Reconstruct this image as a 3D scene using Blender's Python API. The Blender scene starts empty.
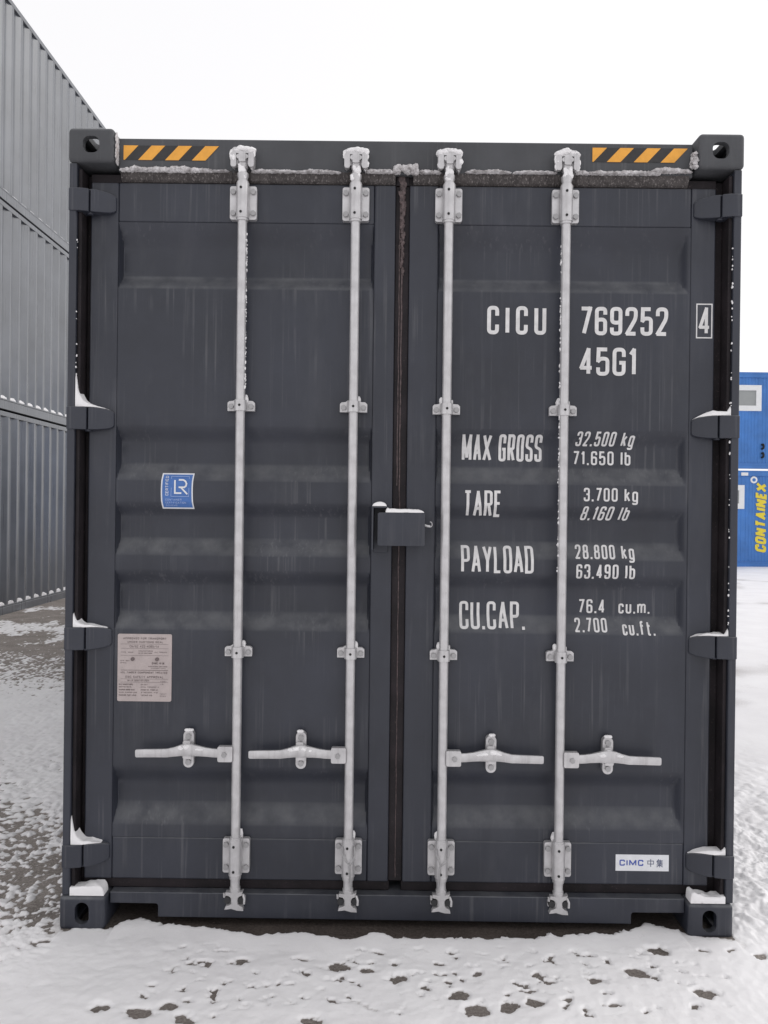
import bpy, bmesh, math, random
import numpy as np
from mathutils import Vector, Matrix, noise as mnoise
from mathutils.geometry import tessellate_polygon

SC = bpy.context.scene
COL = SC.collection
random.seed(5)
R = math.radians

# ------------------------------------------------------------------ camera
yaw, pitch, roll = 2.3335e-3, -2.464e-3, 1.16268e-2
cam_loc = Vector((-0.05718, -2.89638, 1.53129))
fw = Vector((-math.sin(yaw), math.cos(yaw), 0)); rt = Vector((math.cos(yaw), math.sin(yaw), 0)); up = Vector((0, 0, 1))
fw, up = math.cos(pitch)*fw + math.sin(pitch)*up, math.cos(pitch)*up - math.sin(pitch)*fw
rt, up = math.cos(roll)*rt + math.sin(roll)*up, math.cos(roll)*up - math.sin(roll)*rt
cd = bpy.data.cameras.new('camera'); cam = bpy.data.objects.new('camera', cd); COL.objects.link(cam)
cam.matrix_world = Matrix(((rt.x, up.x, -fw.x, cam_loc.x), (rt.y, up.y, -fw.y, cam_loc.y),
                           (rt.z, up.z, -fw.z, cam_loc.z), (0, 0, 0, 1)))
cd.sensor_fit = 'VERTICAL'; cd.sensor_height = 24; cd.sensor_width = 24
cd.lens = 800/1024*24
cd.clip_start = 0.05; cd.clip_end = 2000
SC.camera = cam

# ------------------------------------------------------------------ light
SUN_EL, SUN_AZ = R(36), R(72)          # azimuth clockwise from +Y: to the right, a little beyond the container
w = bpy.data.worlds.new('World'); SC.world = w; w.use_nodes = True
nt = w.node_tree; nt.nodes.clear()
out = nt.nodes.new('ShaderNodeOutputWorld'); bg = nt.nodes.new('ShaderNodeBackground')
sky = nt.nodes.new('ShaderNodeTexSky'); sky.sky_type = 'NISHITA'; sky.sun_disc = False
sky.sun_elevation = SUN_EL; sky.sun_rotation = SUN_AZ; sky.dust_density = 4; sky.air_density = 1; sky.ozone_density = 1
hs = nt.nodes.new('ShaderNodeHueSaturation'); hs.inputs['Saturation'].default_value = 0.06
mx = nt.nodes.new('ShaderNodeMix'); mx.data_type = 'RGBA'; mx.inputs['Factor'].default_value = 0.68
mx.inputs['B'].default_value = (10.6, 10.5, 10.7, 1)      # the even cloud layer over the clear sky
nt.links.new(sky.outputs[0], hs.inputs['Color']); nt.links.new(hs.outputs[0], mx.inputs['A'])
nt.links.new(mx.outputs['Result'], bg.inputs['Color']); bg.inputs['Strength'].default_value = 0.121
nt.links.new(bg.outputs[0], out.inputs[0])
sl = bpy.data.lights.new('sun', 'SUN'); sl.energy = 0.6; sl.angle = R(40); sl.color = (1, 0.97, 0.94)
sun = bpy.data.objects.new('sun', sl); COL.objects.link(sun)
sd = Vector((math.sin(SUN_AZ)*math.cos(SUN_EL), math.cos(SUN_AZ)*math.cos(SUN_EL), math.sin(SUN_EL)))
sun.rotation_euler = sd.to_track_quat('Z', 'Y').to_euler()
SC.view_settings.view_transform = 'Standard'; SC.view_settings.look = 'None'
SC.view_settings.gamma = 1; SC.view_settings.exposure = 0.0; SC.view_settings.use_curve_mapping = False
SC.cycles.max_bounces = 6; SC.cycles.use_denoising = True

# ------------------------------------------------------------------ materials
def new_mat(name):
    m = bpy.data.materials.new(name); m.use_nodes = True
    t = m.node_tree; b = t.nodes['Principled BSDF']
    return m, t, b
def N(t, kind, **kw):
    n = t.nodes.new(kind)
    for k, v in kw.items():
        if k in n.inputs: n.inputs[k].default_value = v
        else: setattr(n, k, v)
    return n
def coords(t, scale, obj=True):
    tc = N(t, 'ShaderNodeTexCoord'); mp = N(t, 'ShaderNodeMapping'); mp.inputs['Scale'].default_value = scale
    t.links.new(tc.outputs['Object'], mp.inputs['Vector']); return mp.outputs[0]
def noise(t, vec, scale, detail=4, rough=.55):
    n = N(t, 'ShaderNodeTexNoise', Scale=scale, Detail=detail, Roughness=rough); t.links.new(vec, n.inputs['Vector']); return n.outputs['Fac']
def ramp(t, fac, p0, p1, c0=(0, 0, 0, 1), c1=(1, 1, 1, 1)):
    r = N(t, 'ShaderNodeValToRGB'); e = r.color_ramp.elements
    e[0].position, e[1].position = p0, p1; e[0].color, e[1].color = c0, c1
    t.links.new(fac, r.inputs[0]); return r.outputs[0]
def mixc(t, fac, a, b, blend='MIX'):
    m = N(t, 'ShaderNodeMix', data_type='RGBA', blend_type=blend)
    for s, v in (('Factor', fac), ('A', a), ('B', b)):
        if hasattr(v, 'is_linked'): t.links.new(v, m.inputs[s])
        else: m.inputs[s].default_value = v
    return m.outputs['Result']
def math_(t, op, a, b=None):
    m = N(t, 'ShaderNodeMath', operation=op)
    for i, v in enumerate((a, b)):
        if v is None: continue
        if hasattr(v, 'is_linked'): t.links.new(v, m.inputs[i])
        else: m.inputs[i].default_value = v
    return m.outputs[0]
def bump(t, b, h, strength=.3, dist=.01):
    n = N(t, 'ShaderNodeBump', Strength=strength, Distance=dist); t.links.new(h, n.inputs['Height']); t.links.new(n.outputs[0], b.inputs['Normal'])

def paint(name, base, rough=.42, streak=.5, dust=.35, streak_col=(.16, .16, .17, 1), spec=.5, coarse=1.0):
    m, t, b = new_mat(name)
    o1 = coords(t, (1, 1, 1)); ov = coords(t, (1, 1, .035)); ov2 = coords(t, (1, 1, .012))
    c = mixc(t, ramp(t, noise(t, o1, 2.3*coarse, 7, .62), .3, .7), tuple(x*.76 for x in base)+(1,), tuple(x*1.26 for x in base)+(1,))
    # drip streaks of dried meltwater, broken up by patches
    s1 = ramp(t, noise(t, ov, 46*coarse, 3, .6), .58, .72); s2 = ramp(t, noise(t, ov2, 95*coarse, 2, .5), .60, .70)
    patch = ramp(t, noise(t, o1, 3.1*coarse, 4), .42, .68)
    st = math_(t, 'MULTIPLY', math_(t, 'MAXIMUM', s1, math_(t, 'MULTIPLY', s2, .8)), math_(t, 'MULTIPLY', patch, streak))
    c = mixc(t, st, c, streak_col)
    # dust lying on every face that looks upward
    g = N(t, 'ShaderNodeNewGeometry'); sx = N(t, 'ShaderNodeSeparateXYZ'); t.links.new(g.outputs['Normal'], sx.inputs[0])
    upf = ramp(t, sx.outputs['Z'], .2, .5)
    dn = ramp(t, noise(t, o1, 14*coarse, 4, .55), .2, .8)
    c = mixc(t, math_(t, 'MULTIPLY', math_(t, 'MULTIPLY', upf, dn), dust), c, (.16, .163, .17, 1))
    # a film of dried meltwater where the runs spread out
    fm = math_(t, 'MULTIPLY', ramp(t, noise(t, coords(t, (1, 1, .22)), 9*coarse, 6, .65), .52, .8), .28*streak)
    c = mixc(t, fm, c, streak_col)
    # fine speckle of salt and scuffs
    sp = ramp(t, noise(t, o1, 130*coarse, 3, .7), .66, .78)
    c = mixc(t, math_(t, 'MULTIPLY', math_(t, 'MULTIPLY', sp, patch), .22), c, (.2, .2, .2, 1))
    t.links.new(c, b.inputs['Base Color'])
    rr = math_(t, 'ADD', math_(t, 'MULTIPLY', noise(t, ov, 20*coarse, 4), .25), rough-.1)
    t.links.new(rr, b.inputs['Roughness']); b.inputs['Specular IOR Level'].default_value = spec
    bump(t, b, noise(t, o1, 60*coarse, 3), .06, .004)
    return m
ANTH = paint('anthracite_paint', (.027, .030, .042), .42, .42, .6)
RIME_GLARE = paint('rime_glare_paint', (.066, .068, .074), .6, .3, .6, (.2, .2, .2, 1), spec=.35)  # container paint with veiling glare painted into a paler base, plus some rime
GREY = paint('grey_container_paint', (.100, .107, .122), .27, .12, .3, (.26, .26, .26, 1), spec=1.0, coarse=.6)
BLUE = paint('blue_cabin_paint', (.055, .20, .55), .45, .12, .2, (.2, .3, .5, 1), coarse=.4)

def simple(name, col, rough=.5, metal=0, var=.1, scale=30, bmp=.05, spec=.5):
    m, t, b = new_mat(name); o = coords(t, (1, 1, 1)); f = noise(t, o, scale, 4)
    c = mixc(t, ramp(t, f, .3, .7), tuple(max(0, x*(1-var)) for x in col)+(1,), tuple(min(1, x*(1+var)) for x in col)+(1,))
    t.links.new(c, b.inputs['Base Color']); b.inputs['Roughness'].default_value = rough; b.inputs['Metallic'].default_value = metal
    b.inputs['Specular IOR Level'].default_value = spec
    if bmp: bump(t, b, noise(t, o, scale*3, 3), bmp, .003)
    return m
def galv():
    m, t, b = new_mat('galvanised_steel'); o = coords(t, (1, 1, 1)); ov = coords(t, (1, 1, .05))
    c = mixc(t, ramp(t, noise(t, o, 22, 4), .3, .7), (.48, .47, .478, 1), (.63, .62, .628, 1))
    c = mixc(t, math_(t, 'MULTIPLY', ramp(t, noise(t, ov, 60, 3), .52, .72), .45), c, (.36, .35, .35, 1))
    c = mixc(t, math_(t, 'MULTIPLY', ramp(t, noise(t, o, 90, 4, .7), .66, .76), .5), c, (.22, .19, .17, 1))
    t.links.new(c, b.inputs['Base Color']); b.inputs['Metallic'].default_value = .45; b.inputs['Roughness'].default_value = .34
    bump(t, b, noise(t, o, 140, 3), .12, .002)
    return m
GALV = galv()
BOLT = simple('dull_zinc_bolt', (.36, .355, .36), .5, .35)
BLACK = simple('black_hole', (.012, .012, .013), .8, 0, .1, 30, 0)
def gasket_mat():
    m, t, b = new_mat('door_rubber'); o = coords(t, (1, 1, 1))
    c = mixc(t, ramp(t, noise(t, o, 9, 4), .35, .7), (.013, .011, .0125, 1), (.026, .021, .024, 1))
    c = mixc(t, math_(t, 'MULTIPLY', ramp(t, noise(t, o, 120, 3, .7), .62, .72), .5), c, (.13, .10, .095, 1))
    t.links.new(c, b.inputs['Base Color']); b.inputs['Roughness'].default_value = .65; b.inputs['Specular IOR Level'].default_value = .22
    bump(t, b, noise(t, o, 70, 4), .3, .003); return m
RUBBER = gasket_mat()
def frosted_gasket():
    m, t, b = new_mat('frosted_rubber'); o = coords(t, (1, 1, 1)); ov = coords(t, (1, 1, .5))
    c = mixc(t, ramp(t, noise(t, o, 30, 5), .3, .7), (.030, .025, .025, 1), (.075, .066, .064, 1))
    c = mixc(t, math_(t, 'MULTIPLY', ramp(t, noise(t, ov, 150, 3, .75), .54, .72), .8), c, (.34, .31, .30, 1))
    t.links.new(c, b.inputs['Base Color']); b.inputs['Roughness'].default_value = .75
    bump(t, b, noise(t, o, 160, 4), .6, .004); return m
FROSTED = frosted_gasket()
LIP = simple('rubber_lip', (.085, .062, .062), .6, 0, .6, 80)
WHITE = simple('white_marking', (.66, .65, .65), .5, 0, .1, 40, 0)
ORANGE = simple('orange_film', (.78, .36, .045), .4, 0, .08, 40, 0)
BLACKF = simple('black_film', (.022, .021, .022), .45, 0, .2, 60, 0)
STICKW = simple('white_film', (.72, .73, .76), .4, 0, .05, 40, 0)
STICKB = simple('blue_film', (.055, .15, .42), .4, 0, .08, 40, 0)
LOGOB = simple('logo_blue', (.05, .09, .38), .45, 0, .08, 40, 0)
PLATE = simple('stamped_plate', (.43, .37, .36), .5, .1, .08, 30, .05)
INK = simple('plate_ink', (.14, .11, .11), .6, 0, .1, 40, 0)
YELLOW = simple('yellow_film', (.78, .62, .04), .45, 0, .06, 20, 0)
WINW = simple('white_window_frame', (.78, .79, .8), .5, 0, .04, 10, 0)
DARKSTEEL = simple('dark_underframe', (.03, .03, .032), .7, 0, .2, 10, 0)
m_, t_, b_ = new_mat('window_glass'); b_.inputs['Base Color'].default_value = (.30, .32, .32, 1); b_.inputs['Roughness'].default_value = .12
o_ = coords(t_, (1, 1, 1)); t_.links.new(mixc(t_, noise(t_, o_, 3), (.26, .28, .28, 1), (.36, .37, .37, 1)), b_.inputs['Base Color'])
PANE = m_

def snow_mat(name, ground=False):
    m, t, b = new_mat(name); o = coords(t, (1, 1, 1))
    c = mixc(t, ramp(t, noise(t, o, 2.2, 5), .3, .7), (.78, .765, .775, 1), (.86, .85, .855, 1))
    if ground:
        at = N(t, 'ShaderNodeAttribute', attribute_name='depth')
        tw = math_(t, 'ADD', at.outputs['Fac'], math_(t, 'MULTIPLY', math_(t, 'SUBTRACT', noise(t, o, 70, 4, .6), .5), .004))
        mr = N(t, 'ShaderNodeMapRange', clamp=True); t.links.new(tw, mr.inputs[0])
        for q, v in ((1, .0035), (2, -.0005), (3, 0), (4, .7)): mr.inputs[q].default_value = v
        c = mixc(t, mr.outputs[0], c, (.37, .345, .33, 1))       # soaked see-through slush
    if ground:   # grit mixed into thin slush
        gr = ramp(t, noise(t, o, 55, 4, .7), .60, .74)
        pt = ramp(t, noise(t, o, 1.7, 4), .45, .7)
        c = mixc(t, math_(t, 'MULTIPLY', math_(t, 'MULTIPLY', gr, pt), .35), c, (.42, .38, .35, 1))
    t.links.new(c, b.inputs['Base Color']); b.inputs['Roughness'].default_value = .65; b.inputs['Specular IOR Level'].default_value = .25
    h = math_(t, 'ADD', noise(t, o, 45, 5, .6), math_(t, 'MULTIPLY', noise(t, o, 260, 3), .35))
    bump(t, b, h, .2, .008)
    return m
SNOW = snow_mat('fresh_snow'); GSNOW = snow_mat('ground_snow', True)
def frost_mat():
    m, t, b = new_mat('dirty_frost'); o = coords(t, (1, 1, 1))
    c = mixc(t, ramp(t, noise(t, o, 55, 5, .65), .35, .68), (.30, .28, .28, 1), (.74, .72, .73, 1))
    t.links.new(c, b.inputs['Base Color']); b.inputs['Roughness'].default_value = .7
    bump(t, b, noise(t, o, 220, 4, .7), .6, .004); return m
FROST = frost_mat()
def soil_mat():
    m, t, b = new_mat('gravelly_soil'); o = coords(t, (1, 1, 1))
    f = math_(t, 'ADD', math_(t, 'MULTIPLY', noise(t, o, 5, 5, .6), .5), math_(t, 'MULTIPLY', noise(t, o, 60, 5, .75), .5))
    c = mixc(t, ramp(t, f, .36, .66), (.19, .168, .153, 1), (.40, .366, .342, 1))
    v = N(t, 'ShaderNodeTexVoronoi', Scale=120); t.links.new(o, v.inputs['Vector'])
    sep = N(t, 'ShaderNodeSeparateColor'); t.links.new(v.outputs['Color'], sep.inputs[0])
    c = mixc(t, math_(t, 'MULTIPLY', ramp(t, sep.outputs[0], .6, 1), .4), c, (.46, .43, .41, 1))
    c = mixc(t, math_(t, 'MULTIPLY', ramp(t, noise(t, o, 240, 3, .8), .60, .68), .6), c, (.66, .64, .63, 1))
    c = mixc(t, 1.0, c, ramp(t, noise(t, o, 110, 5, .8), .33, .66, (.55, .53, .52, 1), (1.25, 1.24, 1.22, 1)), 'MULTIPLY')
    # soaked ground in front of and under the doors
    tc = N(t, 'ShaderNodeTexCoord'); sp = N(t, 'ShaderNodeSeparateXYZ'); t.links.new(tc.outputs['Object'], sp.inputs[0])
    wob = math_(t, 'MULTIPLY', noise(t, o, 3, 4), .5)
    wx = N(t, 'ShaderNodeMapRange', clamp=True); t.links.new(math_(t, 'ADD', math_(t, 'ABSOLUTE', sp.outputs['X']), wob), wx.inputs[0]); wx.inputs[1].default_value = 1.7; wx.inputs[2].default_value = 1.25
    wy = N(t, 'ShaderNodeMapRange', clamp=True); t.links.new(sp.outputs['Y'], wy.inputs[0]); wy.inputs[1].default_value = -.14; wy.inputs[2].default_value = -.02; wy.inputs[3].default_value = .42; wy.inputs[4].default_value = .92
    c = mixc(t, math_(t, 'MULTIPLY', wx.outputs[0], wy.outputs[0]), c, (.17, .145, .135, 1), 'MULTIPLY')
    t.links.new(c, b.inputs['Base Color']); b.inputs['Roughness'].default_value = .8; b.inputs['Specular IOR Level'].default_value = .3
    bump(t, b, math_(t, 'ADD', noise(t, o, 40, 6, .7), math_(t, 'MULTIPLY', noise(t, o, 140, 4, .7), .5)), .7, .012)
    return m
SOIL = soil_mat()

# ------------------------------------------------------------------ mesh builder
class MB:
    def __init__(s): s.v, s.f, s.m = [], [], []
    def add(s, vs, fs, mi=0):
        o = len(s.v); s.v += [tuple(q) for q in vs]
        for q in fs: s.f.append(tuple(o+i for i in q)); s.m.append(mi)
    def box(s, x0, x1, y0, y1, z0, z1, mi=0):
        s.add([(x0, y0, z0), (x1, y0, z0), (x1, y1, z0), (x0, y1, z0), (x0, y0, z1), (x1, y0, z1), (x1, y1, z1), (x0, y1, z1)],
              [(0, 3, 2, 1), (4, 5, 6, 7), (0, 1, 5, 4), (1, 2, 6, 5), (2, 3, 7, 6), (3, 0, 4, 7)], mi); return s
    def prism(s, poly, axis, a, b, mi=0, holes=()):
        """poly in the two other axes (order x,y,z without `axis`), swept from a to b"""
        loops = [list(poly)]+[list(h) for h in holes]
        flat = [p for l in loops for p in l]; n = len(flat)
        def put(p, h):
            q = [p[0], p[1]]; q.insert(axis, h); return tuple(q)
        tri = tessellate_polygon([[Vector((p[0], p[1], 0)) for p in l] for l in loops])
        vs = [put(p, a) for p in flat]+[put(p, b) for p in flat]; fs = []
        for q in tri: fs.append(tuple(q)); fs.append(tuple(i+n for i in reversed(q)))
        o = 0
        for l in loops:
            k = len(l)
            for i in range(k):
                j = (i+1) % k; fs.append((o+i, o+j, o+j+n, o+i+n))
            o += k
        s.add(vs, fs, mi); return s
    def tube(s, pts, r, n=12, mi=0, cap=True):
        pts = [Vector(p) for p in pts]; rs = r if isinstance(r, (list, tuple)) else [r]*len(pts)
        vs, fs = [], []; ref = None
        for i, p in enumerate(pts):
            d = (pts[min(i+1, len(pts)-1)]-pts[max(i-1, 0)]).normalized()
            if ref is None: ref = d.orthogonal().normalized()
            ref = (ref-d*ref.dot(d)).normalized(); q = d.cross(ref)
            for k in range(n):
                a = 2*math.pi*k/n; vs.append(p+(ref*math.cos(a)+q*math.sin(a))*rs[i])
        for i in range(len(pts)-1):
            for k in range(n):
                fs.append((i*n+k, i*n+(k+1) % n, (i+1)*n+(k+1) % n, (i+1)*n+k))
        if cap: fs += [tuple(reversed(range(n))), tuple((len(pts)-1)*n+k for k in range(n))]
        s.add(vs, fs, mi); return s
    def blob(s, c, r, seed=0, amp=.25, sub=3, mi=0, freq=1.6):
        bm = bmesh.new(); bmesh.ops.create_icosphere(bm, subdivisions=sub, radius=1)
        vs = []
        for q in bm.verts:
            d = q.co.normalized(); k = 1+amp*mnoise.fractal(d*freq+Vector((seed*3.7, seed*1.3, seed)), 1, 2, 4)
            vs.append((c[0]+d.x*r[0]*k, c[1]+d.y*r[1]*k, c[2]+d.z*r[2]*k))
        s.add(vs, [tuple(q.index for q in f.verts) for f in bm.faces], mi); bm.free(); return s
    def build(s, name, mats, parent=None, bevel=0, seg=2, angle=35, smooth=True, fix=True):
        me = bpy.data.meshes.new(name); me.from_pydata(s.v, [], s.f)
        for k in (mats if isinstance(mats, (list, tuple)) else [mats]): me.materials.append(k)
        me.polygons.foreach_set('material_index', s.m)
        if fix:
            bm = bmesh.new(); bm.from_mesh(me); bmesh.ops.recalc_face_normals(bm, faces=bm.faces); bm.to_mesh(me); bm.free()
        o = bpy.data.objects.new(name, me); COL.objects.link(o)
        if smooth:
            me.polygons.foreach_set('use_smooth', [True]*len(me.polygons)); me.set_sharp_from_angle(angle=R(angle))
        if bevel:
            b = o.modifiers.new('bevel', 'BEVEL'); b.width = bevel; b.segments = seg; b.limit_method = 'ANGLE'; b.angle_limit = R(40)
        if parent: o.parent = parent
        return o
def thing(name, label, cat, loc=(0, 0, 0), group=None):
    o = bpy.data.objects.new(name, None); COL.objects.link(o); o.location = loc
    o['label'] = label; o['category'] = cat
    if group: o['group'] = group
    return o
def tag(o, label, cat, group=None):
    o['label'] = label; o['category'] = cat
    if group: o['group'] = group
    return o
def kind(o, k): o['kind'] = k; return o
def rrect(x0, x1, y0, y1, r, n=5):
    p = []
    for cx, cy, a in ((x1-r, y1-r, 0), (x0+r, y1-r, 90), (x0+r, y0+r, 180), (x1-r, y0+r, 270)):
        for k in range(n+1):
            t = R(a+90*k/n); p.append((cx+r*math.cos(t), cy+r*math.sin(t)))
    return p
def interp(x, kx, ky): return float(np.interp(x, kx, ky))

# ------------------------------------------------------------------ numpy noise for the snow sheet
rng = np.random.default_rng(11)
PERM = rng.permutation(512); ANG = rng.random(512)*2*np.pi
def perlin(x, y):
    xi = np.floor(x).astype(int); yi = np.floor(y).astype(int); fx = x-xi; fy = y-yi
    def g(ix, iy, dx, dy):
        h = ANG[PERM[(PERM[ix & 511]+iy) & 511]]; return np.cos(h)*dx+np.sin(h)*dy
    u = fx*fx*fx*(fx*(fx*6-15)+10); v = fy*fy*fy*(fy*(fy*6-15)+10)
    a = g(xi, yi, fx, fy); b = g(xi+1, yi, fx-1, fy); c = g(xi, yi+1, fx, fy-1); d = g(xi+1, yi+1, fx-1, fy-1)
    return (a+(b-a)*u)+((c+(d-c)*u)-(a+(b-a)*u))*v
def fbm(x, y, s, octv=4, gain=.5):
    o = np.zeros_like(x); a = 1.0; f = 1.0/s
    for k in range(octv):
        o += a*perlin(x*f+17.3*k, y*f-9.1*k); a *= gain; f *= 2.03
    return o
def sstep(a, b, x): t = np.clip((x-a)/(b-a), 0, 1); return t*t*(3-2*t)

# ------------------------------------------------------------------ ground
g = MB(); g.add([(-600, -600, 0), (600, -600, 0), (600, 600, 0), (-600, 600, 0)], [(0, 1, 2, 3)])
kind(g.build('ground', SOIL, smooth=False), 'structure')

PITS = [(-0.911,-0.464,0.034),(-0.781,-0.488,0.045),(-0.704,-0.450,0.034),(-0.644,-0.514,0.041),(-0.259,-0.513,0.034),(-0.660,-0.209,0.013),(-0.534,-0.206,0.029),(-0.800,-0.402,0.019),(-0.786,-0.343,0.018),(-0.380,-0.326,0.013),(-0.192,-0.237,0.035),(-0.100,-0.249,0.029),(-0.205,-0.419,0.017),(-0.551,-0.505,0.010),(-0.473,-0.347,0.012),(-0.307,-0.260,0.011),(-0.597,-0.147,0.011),(-0.196,-0.308,0.018),(-0.493,-0.415,0.008),(-0.467,-0.269,0.013),(-0.291,-0.409,0.009),(-0.126,-0.326,0.011),(-0.152,-0.393,0.009),(0.235,-0.450,0.046),(0.337,-0.436,0.035),(0.426,-0.411,0.031),(0.647,-0.289,0.034),(0.796,-0.241,0.041),(0.909,-0.108,0.044),(0.669,-0.413,0.028),(1.073,-0.101,0.022),(1.170,-0.099,0.017),(1.258,-0.135,0.026),(0.979,-0.355,0.037),(0.918,-0.421,0.019),(0.003,-0.295,0.033),(-0.012,-0.215,0.021),(0.259,-0.261,0.021),(0.382,-0.315,0.016),(0.630,-0.195,0.012),(0.188,-0.380,0.036),(0.578,-0.465,0.015),(-0.012,-0.477,0.011),(0.165,-0.306,0.015),(0.119,-0.265,0.012),(0.668,-0.362,0.011),(0.518,-0.284,0.008)]
def snow_sheet():
    far = np.array([1.0, 2, 4, 8, 16, 30, 60, 120, 250, 500])
    xs = np.concatenate([-6.2-far[::-1], np.arange(-6.2, -1.7, .0125), np.arange(-1.7, 1.75, .0065), np.arange(1.75, 2.6, .0125), np.arange(2.6, 12, .1), 12+far])
    ys = [-.75]; 
    while ys[-1] < 26: 
        d = ys[-1]+2.9; ys.append(ys[-1]+max(.0062, min(.25, d*d/1225*.62)) if ys[-1] > .35 else ys[-1]+.0062)
    ys = np.concatenate([-.75-far[::-1]*.8, np.array(ys), 26+far])
    X, Y = np.meshgrid(xs, ys)
    wx = fbm(X, Y, .5, 3)*.06; wy = fbm(X+40, Y, .5, 3)*.06
    fine = (1-sstep(1.9, 2.5, X))*(1-.75*sstep(6, 12, Y))*(1-sstep(6.1, 6.3, -X)); spat = fine*fbm(X+wx, (Y+wy)*.9, .035, 3, .6)          # slush clods
    clod = (.15+.85*fine)*fbm(X+9, Y*.8, .13, 3, .5); mid = fbm(X-30, Y*.7, .55, 4); big = fbm(X, Y, 2.3, 3)
    # even cover
    h = .0088+.003*mid+.0062*clod+.0022*spat+.02*big*sstep(2, 8, np.abs(X)+np.abs(Y))
    # driven-over, half melted yard on the side of the grey stack
    d = Y+2.9
    kd = [0, 2.95, 3.15, 3.4, 4.05, 4.3, 4.6, 5.4, 6.35, 7.0, 8.0, 8.4, 9.0, 9.45, 9.8, 10.3, 10.9, 11.5, 12.2, 14, 30]
    kc = [3.4, 2.6, .8, -.3, -.3, .6, 1.8, 2.4, 1.6, .0, -.4, -1.6, -1.6, .5, .9, -1.7, -1.4, .4, -1.7, -1.8, -1.6]
    dd = d+.35*(X+3)*.55+.9*mid*np.clip(d/9, .15, 1)
    cover = np.interp(dd, kd, kc)
    n = spat*1.35+clod*.55+mid*.5
    hp = (cover*.42+n)*.018
    hp = np.where(hp > .012, .012+(hp-.012)*.45, hp)
    left = sstep(-1.16, -1.3, X+.05*mid)*sstep(-.45, -.05, Y+.12*mid+.2*(X+1.3)*(-1)*0)
    h = h*(1-left)+hp*left
    # trodden dents in front of the doors
    pit = np.zeros_like(h)
    yy = (Y > -.72) & (Y < .1) & (np.abs(X) < 1.6); Xs, Ys = X[yy], Y[yy]
    acc = np.zeros_like(Xs); jx = fbm(Xs, Ys, .035, 3)*.024; jy = fbm(Xs+5, Ys, .035, 3)*.020
    rr = np.random.default_rng(3)
    allp = [(a, b, c, 1.0) for a, b, c in PITS]
    for _ in range(12):
        allp.append((rr.uniform(-.75, 1.3), rr.uniform(-.5, -.1), rr.uniform(.008, .014), rr.uniform(.75, .95)))
    for a, b, c, k in allp:
        ang = rr.uniform(-.35, .35); ca, sa = math.cos(ang), math.sin(ang)
        ux = ((Xs+jx-a)*ca+(Ys+jy-b)*sa)/(c*.9); uy = (-(Xs+jx-a)*sa+(Ys+jy-b)*ca)/max(.009, c*.62)
        q = np.sqrt(ux*ux+uy*uy); acc = np.maximum(acc, k*(1-sstep(.25, 1.5, q)))
    net = sstep(.22, .50, fbm(Xs+jx, Ys*1.35+jy, .055, 3, .5))*sstep(-.05, .3, fbm(Xs+3, Ys*1.5-2, .24, 2)+.22)
    net *= sstep(-.85, -.6, Xs)*sstep(1.15, .8, Xs)*sstep(-.50, -.40, Ys)*sstep(-.09, -.15, Ys)
    pit[yy] = np.maximum(acc*.95, net*.85)
    h = h-pit*(.021+.006*np.clip(spat, -1, 1)+.003*np.clip(clod, -1, 1))
    # bare strip sheltered by the door sill
    ex = [-1.25, -1.15, -1.05, -.95, -.85, -.7, -.55, -.35, -.2, -.05, .1, .3, .5, .7, .85, .92, 1.0, 1.08, 1.2, 1.3]
    ey = [.0, -.004, .015, .065, .04, .02, -.025, -.02, -.055, -.02, -.05, -.045, -.02, .0, .035, .08, .05, .01, -.004, .0]
    edge = np.interp(X, ex, ey)+.028*clod+.02*spat
    under = (np.abs(X) < 1.215)
    cut = sstep(-.022, .02, Y-edge)
    h = np.where(under, h*(1-cut)-.03*cut+(1-cut)*.008*sstep(-.14, -.02, Y-edge), h)
    # drift piled against the bottom corner castings and the container's long side
    near = sstep(-.16, -.02, Y)*sstep(1.34, 1.24, np.abs(X)); h = np.where(h > 0, h*(1-near*np.where(np.abs(X) > 1.03, .8, .25)), h)
    rightside = sstep(1.2, 1.26, X)*sstep(3.2, .3, Y)*sstep(-.15, .1, Y)
    h = h+rightside*(.014*clod+.011*spat+.012)
    keep = h > -.006
    idx = -np.ones(h.shape, int)
    cell = keep[:-1, :-1] | keep[1:, :-1] | keep[:-1, 1:] | keep[1:, 1:]
    Xc = (xs[:-1]+xs[1:])/2; Yc = (ys[:-1]+ys[1:])/2
    cell &= ~((np.abs(Xc)[None, :] < 1.15) & (Yc[:, None] > .25) & (Yc[:, None] < 12))
    cell &= ~((Xc[None, :] < -5.5) & (Xc[None, :] > -7.7) & (Yc[:, None] > .8) & (Yc[:, None] < 12.5))
    used = np.zeros(h.shape, bool)
    for a in (slice(None, -1), slice(1, None)):
        for b in (slice(None, -1), slice(1, None)): used[a, b] |= cell
    idx[used] = np.arange(used.sum())
    co = np.stack([X[used], Y[used], h[used]], -1)
    J, I = np.nonzero(cell)
    F = np.stack([idx[J, I], idx[J, I+1], idx[J+1, I+1], idx[J+1, I]], -1)
    me = bpy.data.meshes.new('snow')
    me.vertices.add(len(co)); me.vertices.foreach_set('co', co.ravel())
    me.loops.add(F.size); me.loops.foreach_set('vertex_index', F.ravel())
    me.polygons.add(len(F)); me.polygons.foreach_set('loop_start', np.arange(0, F.size, 4)); 
    me.update(calc_edges=True); me.validate()
    me.polygons.foreach_set('use_smooth', [True]*len(me.polygons))
    me.attributes.new('depth', 'FLOAT', 'POINT').data.foreach_set('value', np.ascontiguousarray(h[used], dtype=np.float32)); me.materials.append(GSNOW)
    o = bpy.data.objects.new('snow', me); COL.objects.link(o); kind(o, 'structure')
snow_sheet()

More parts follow.
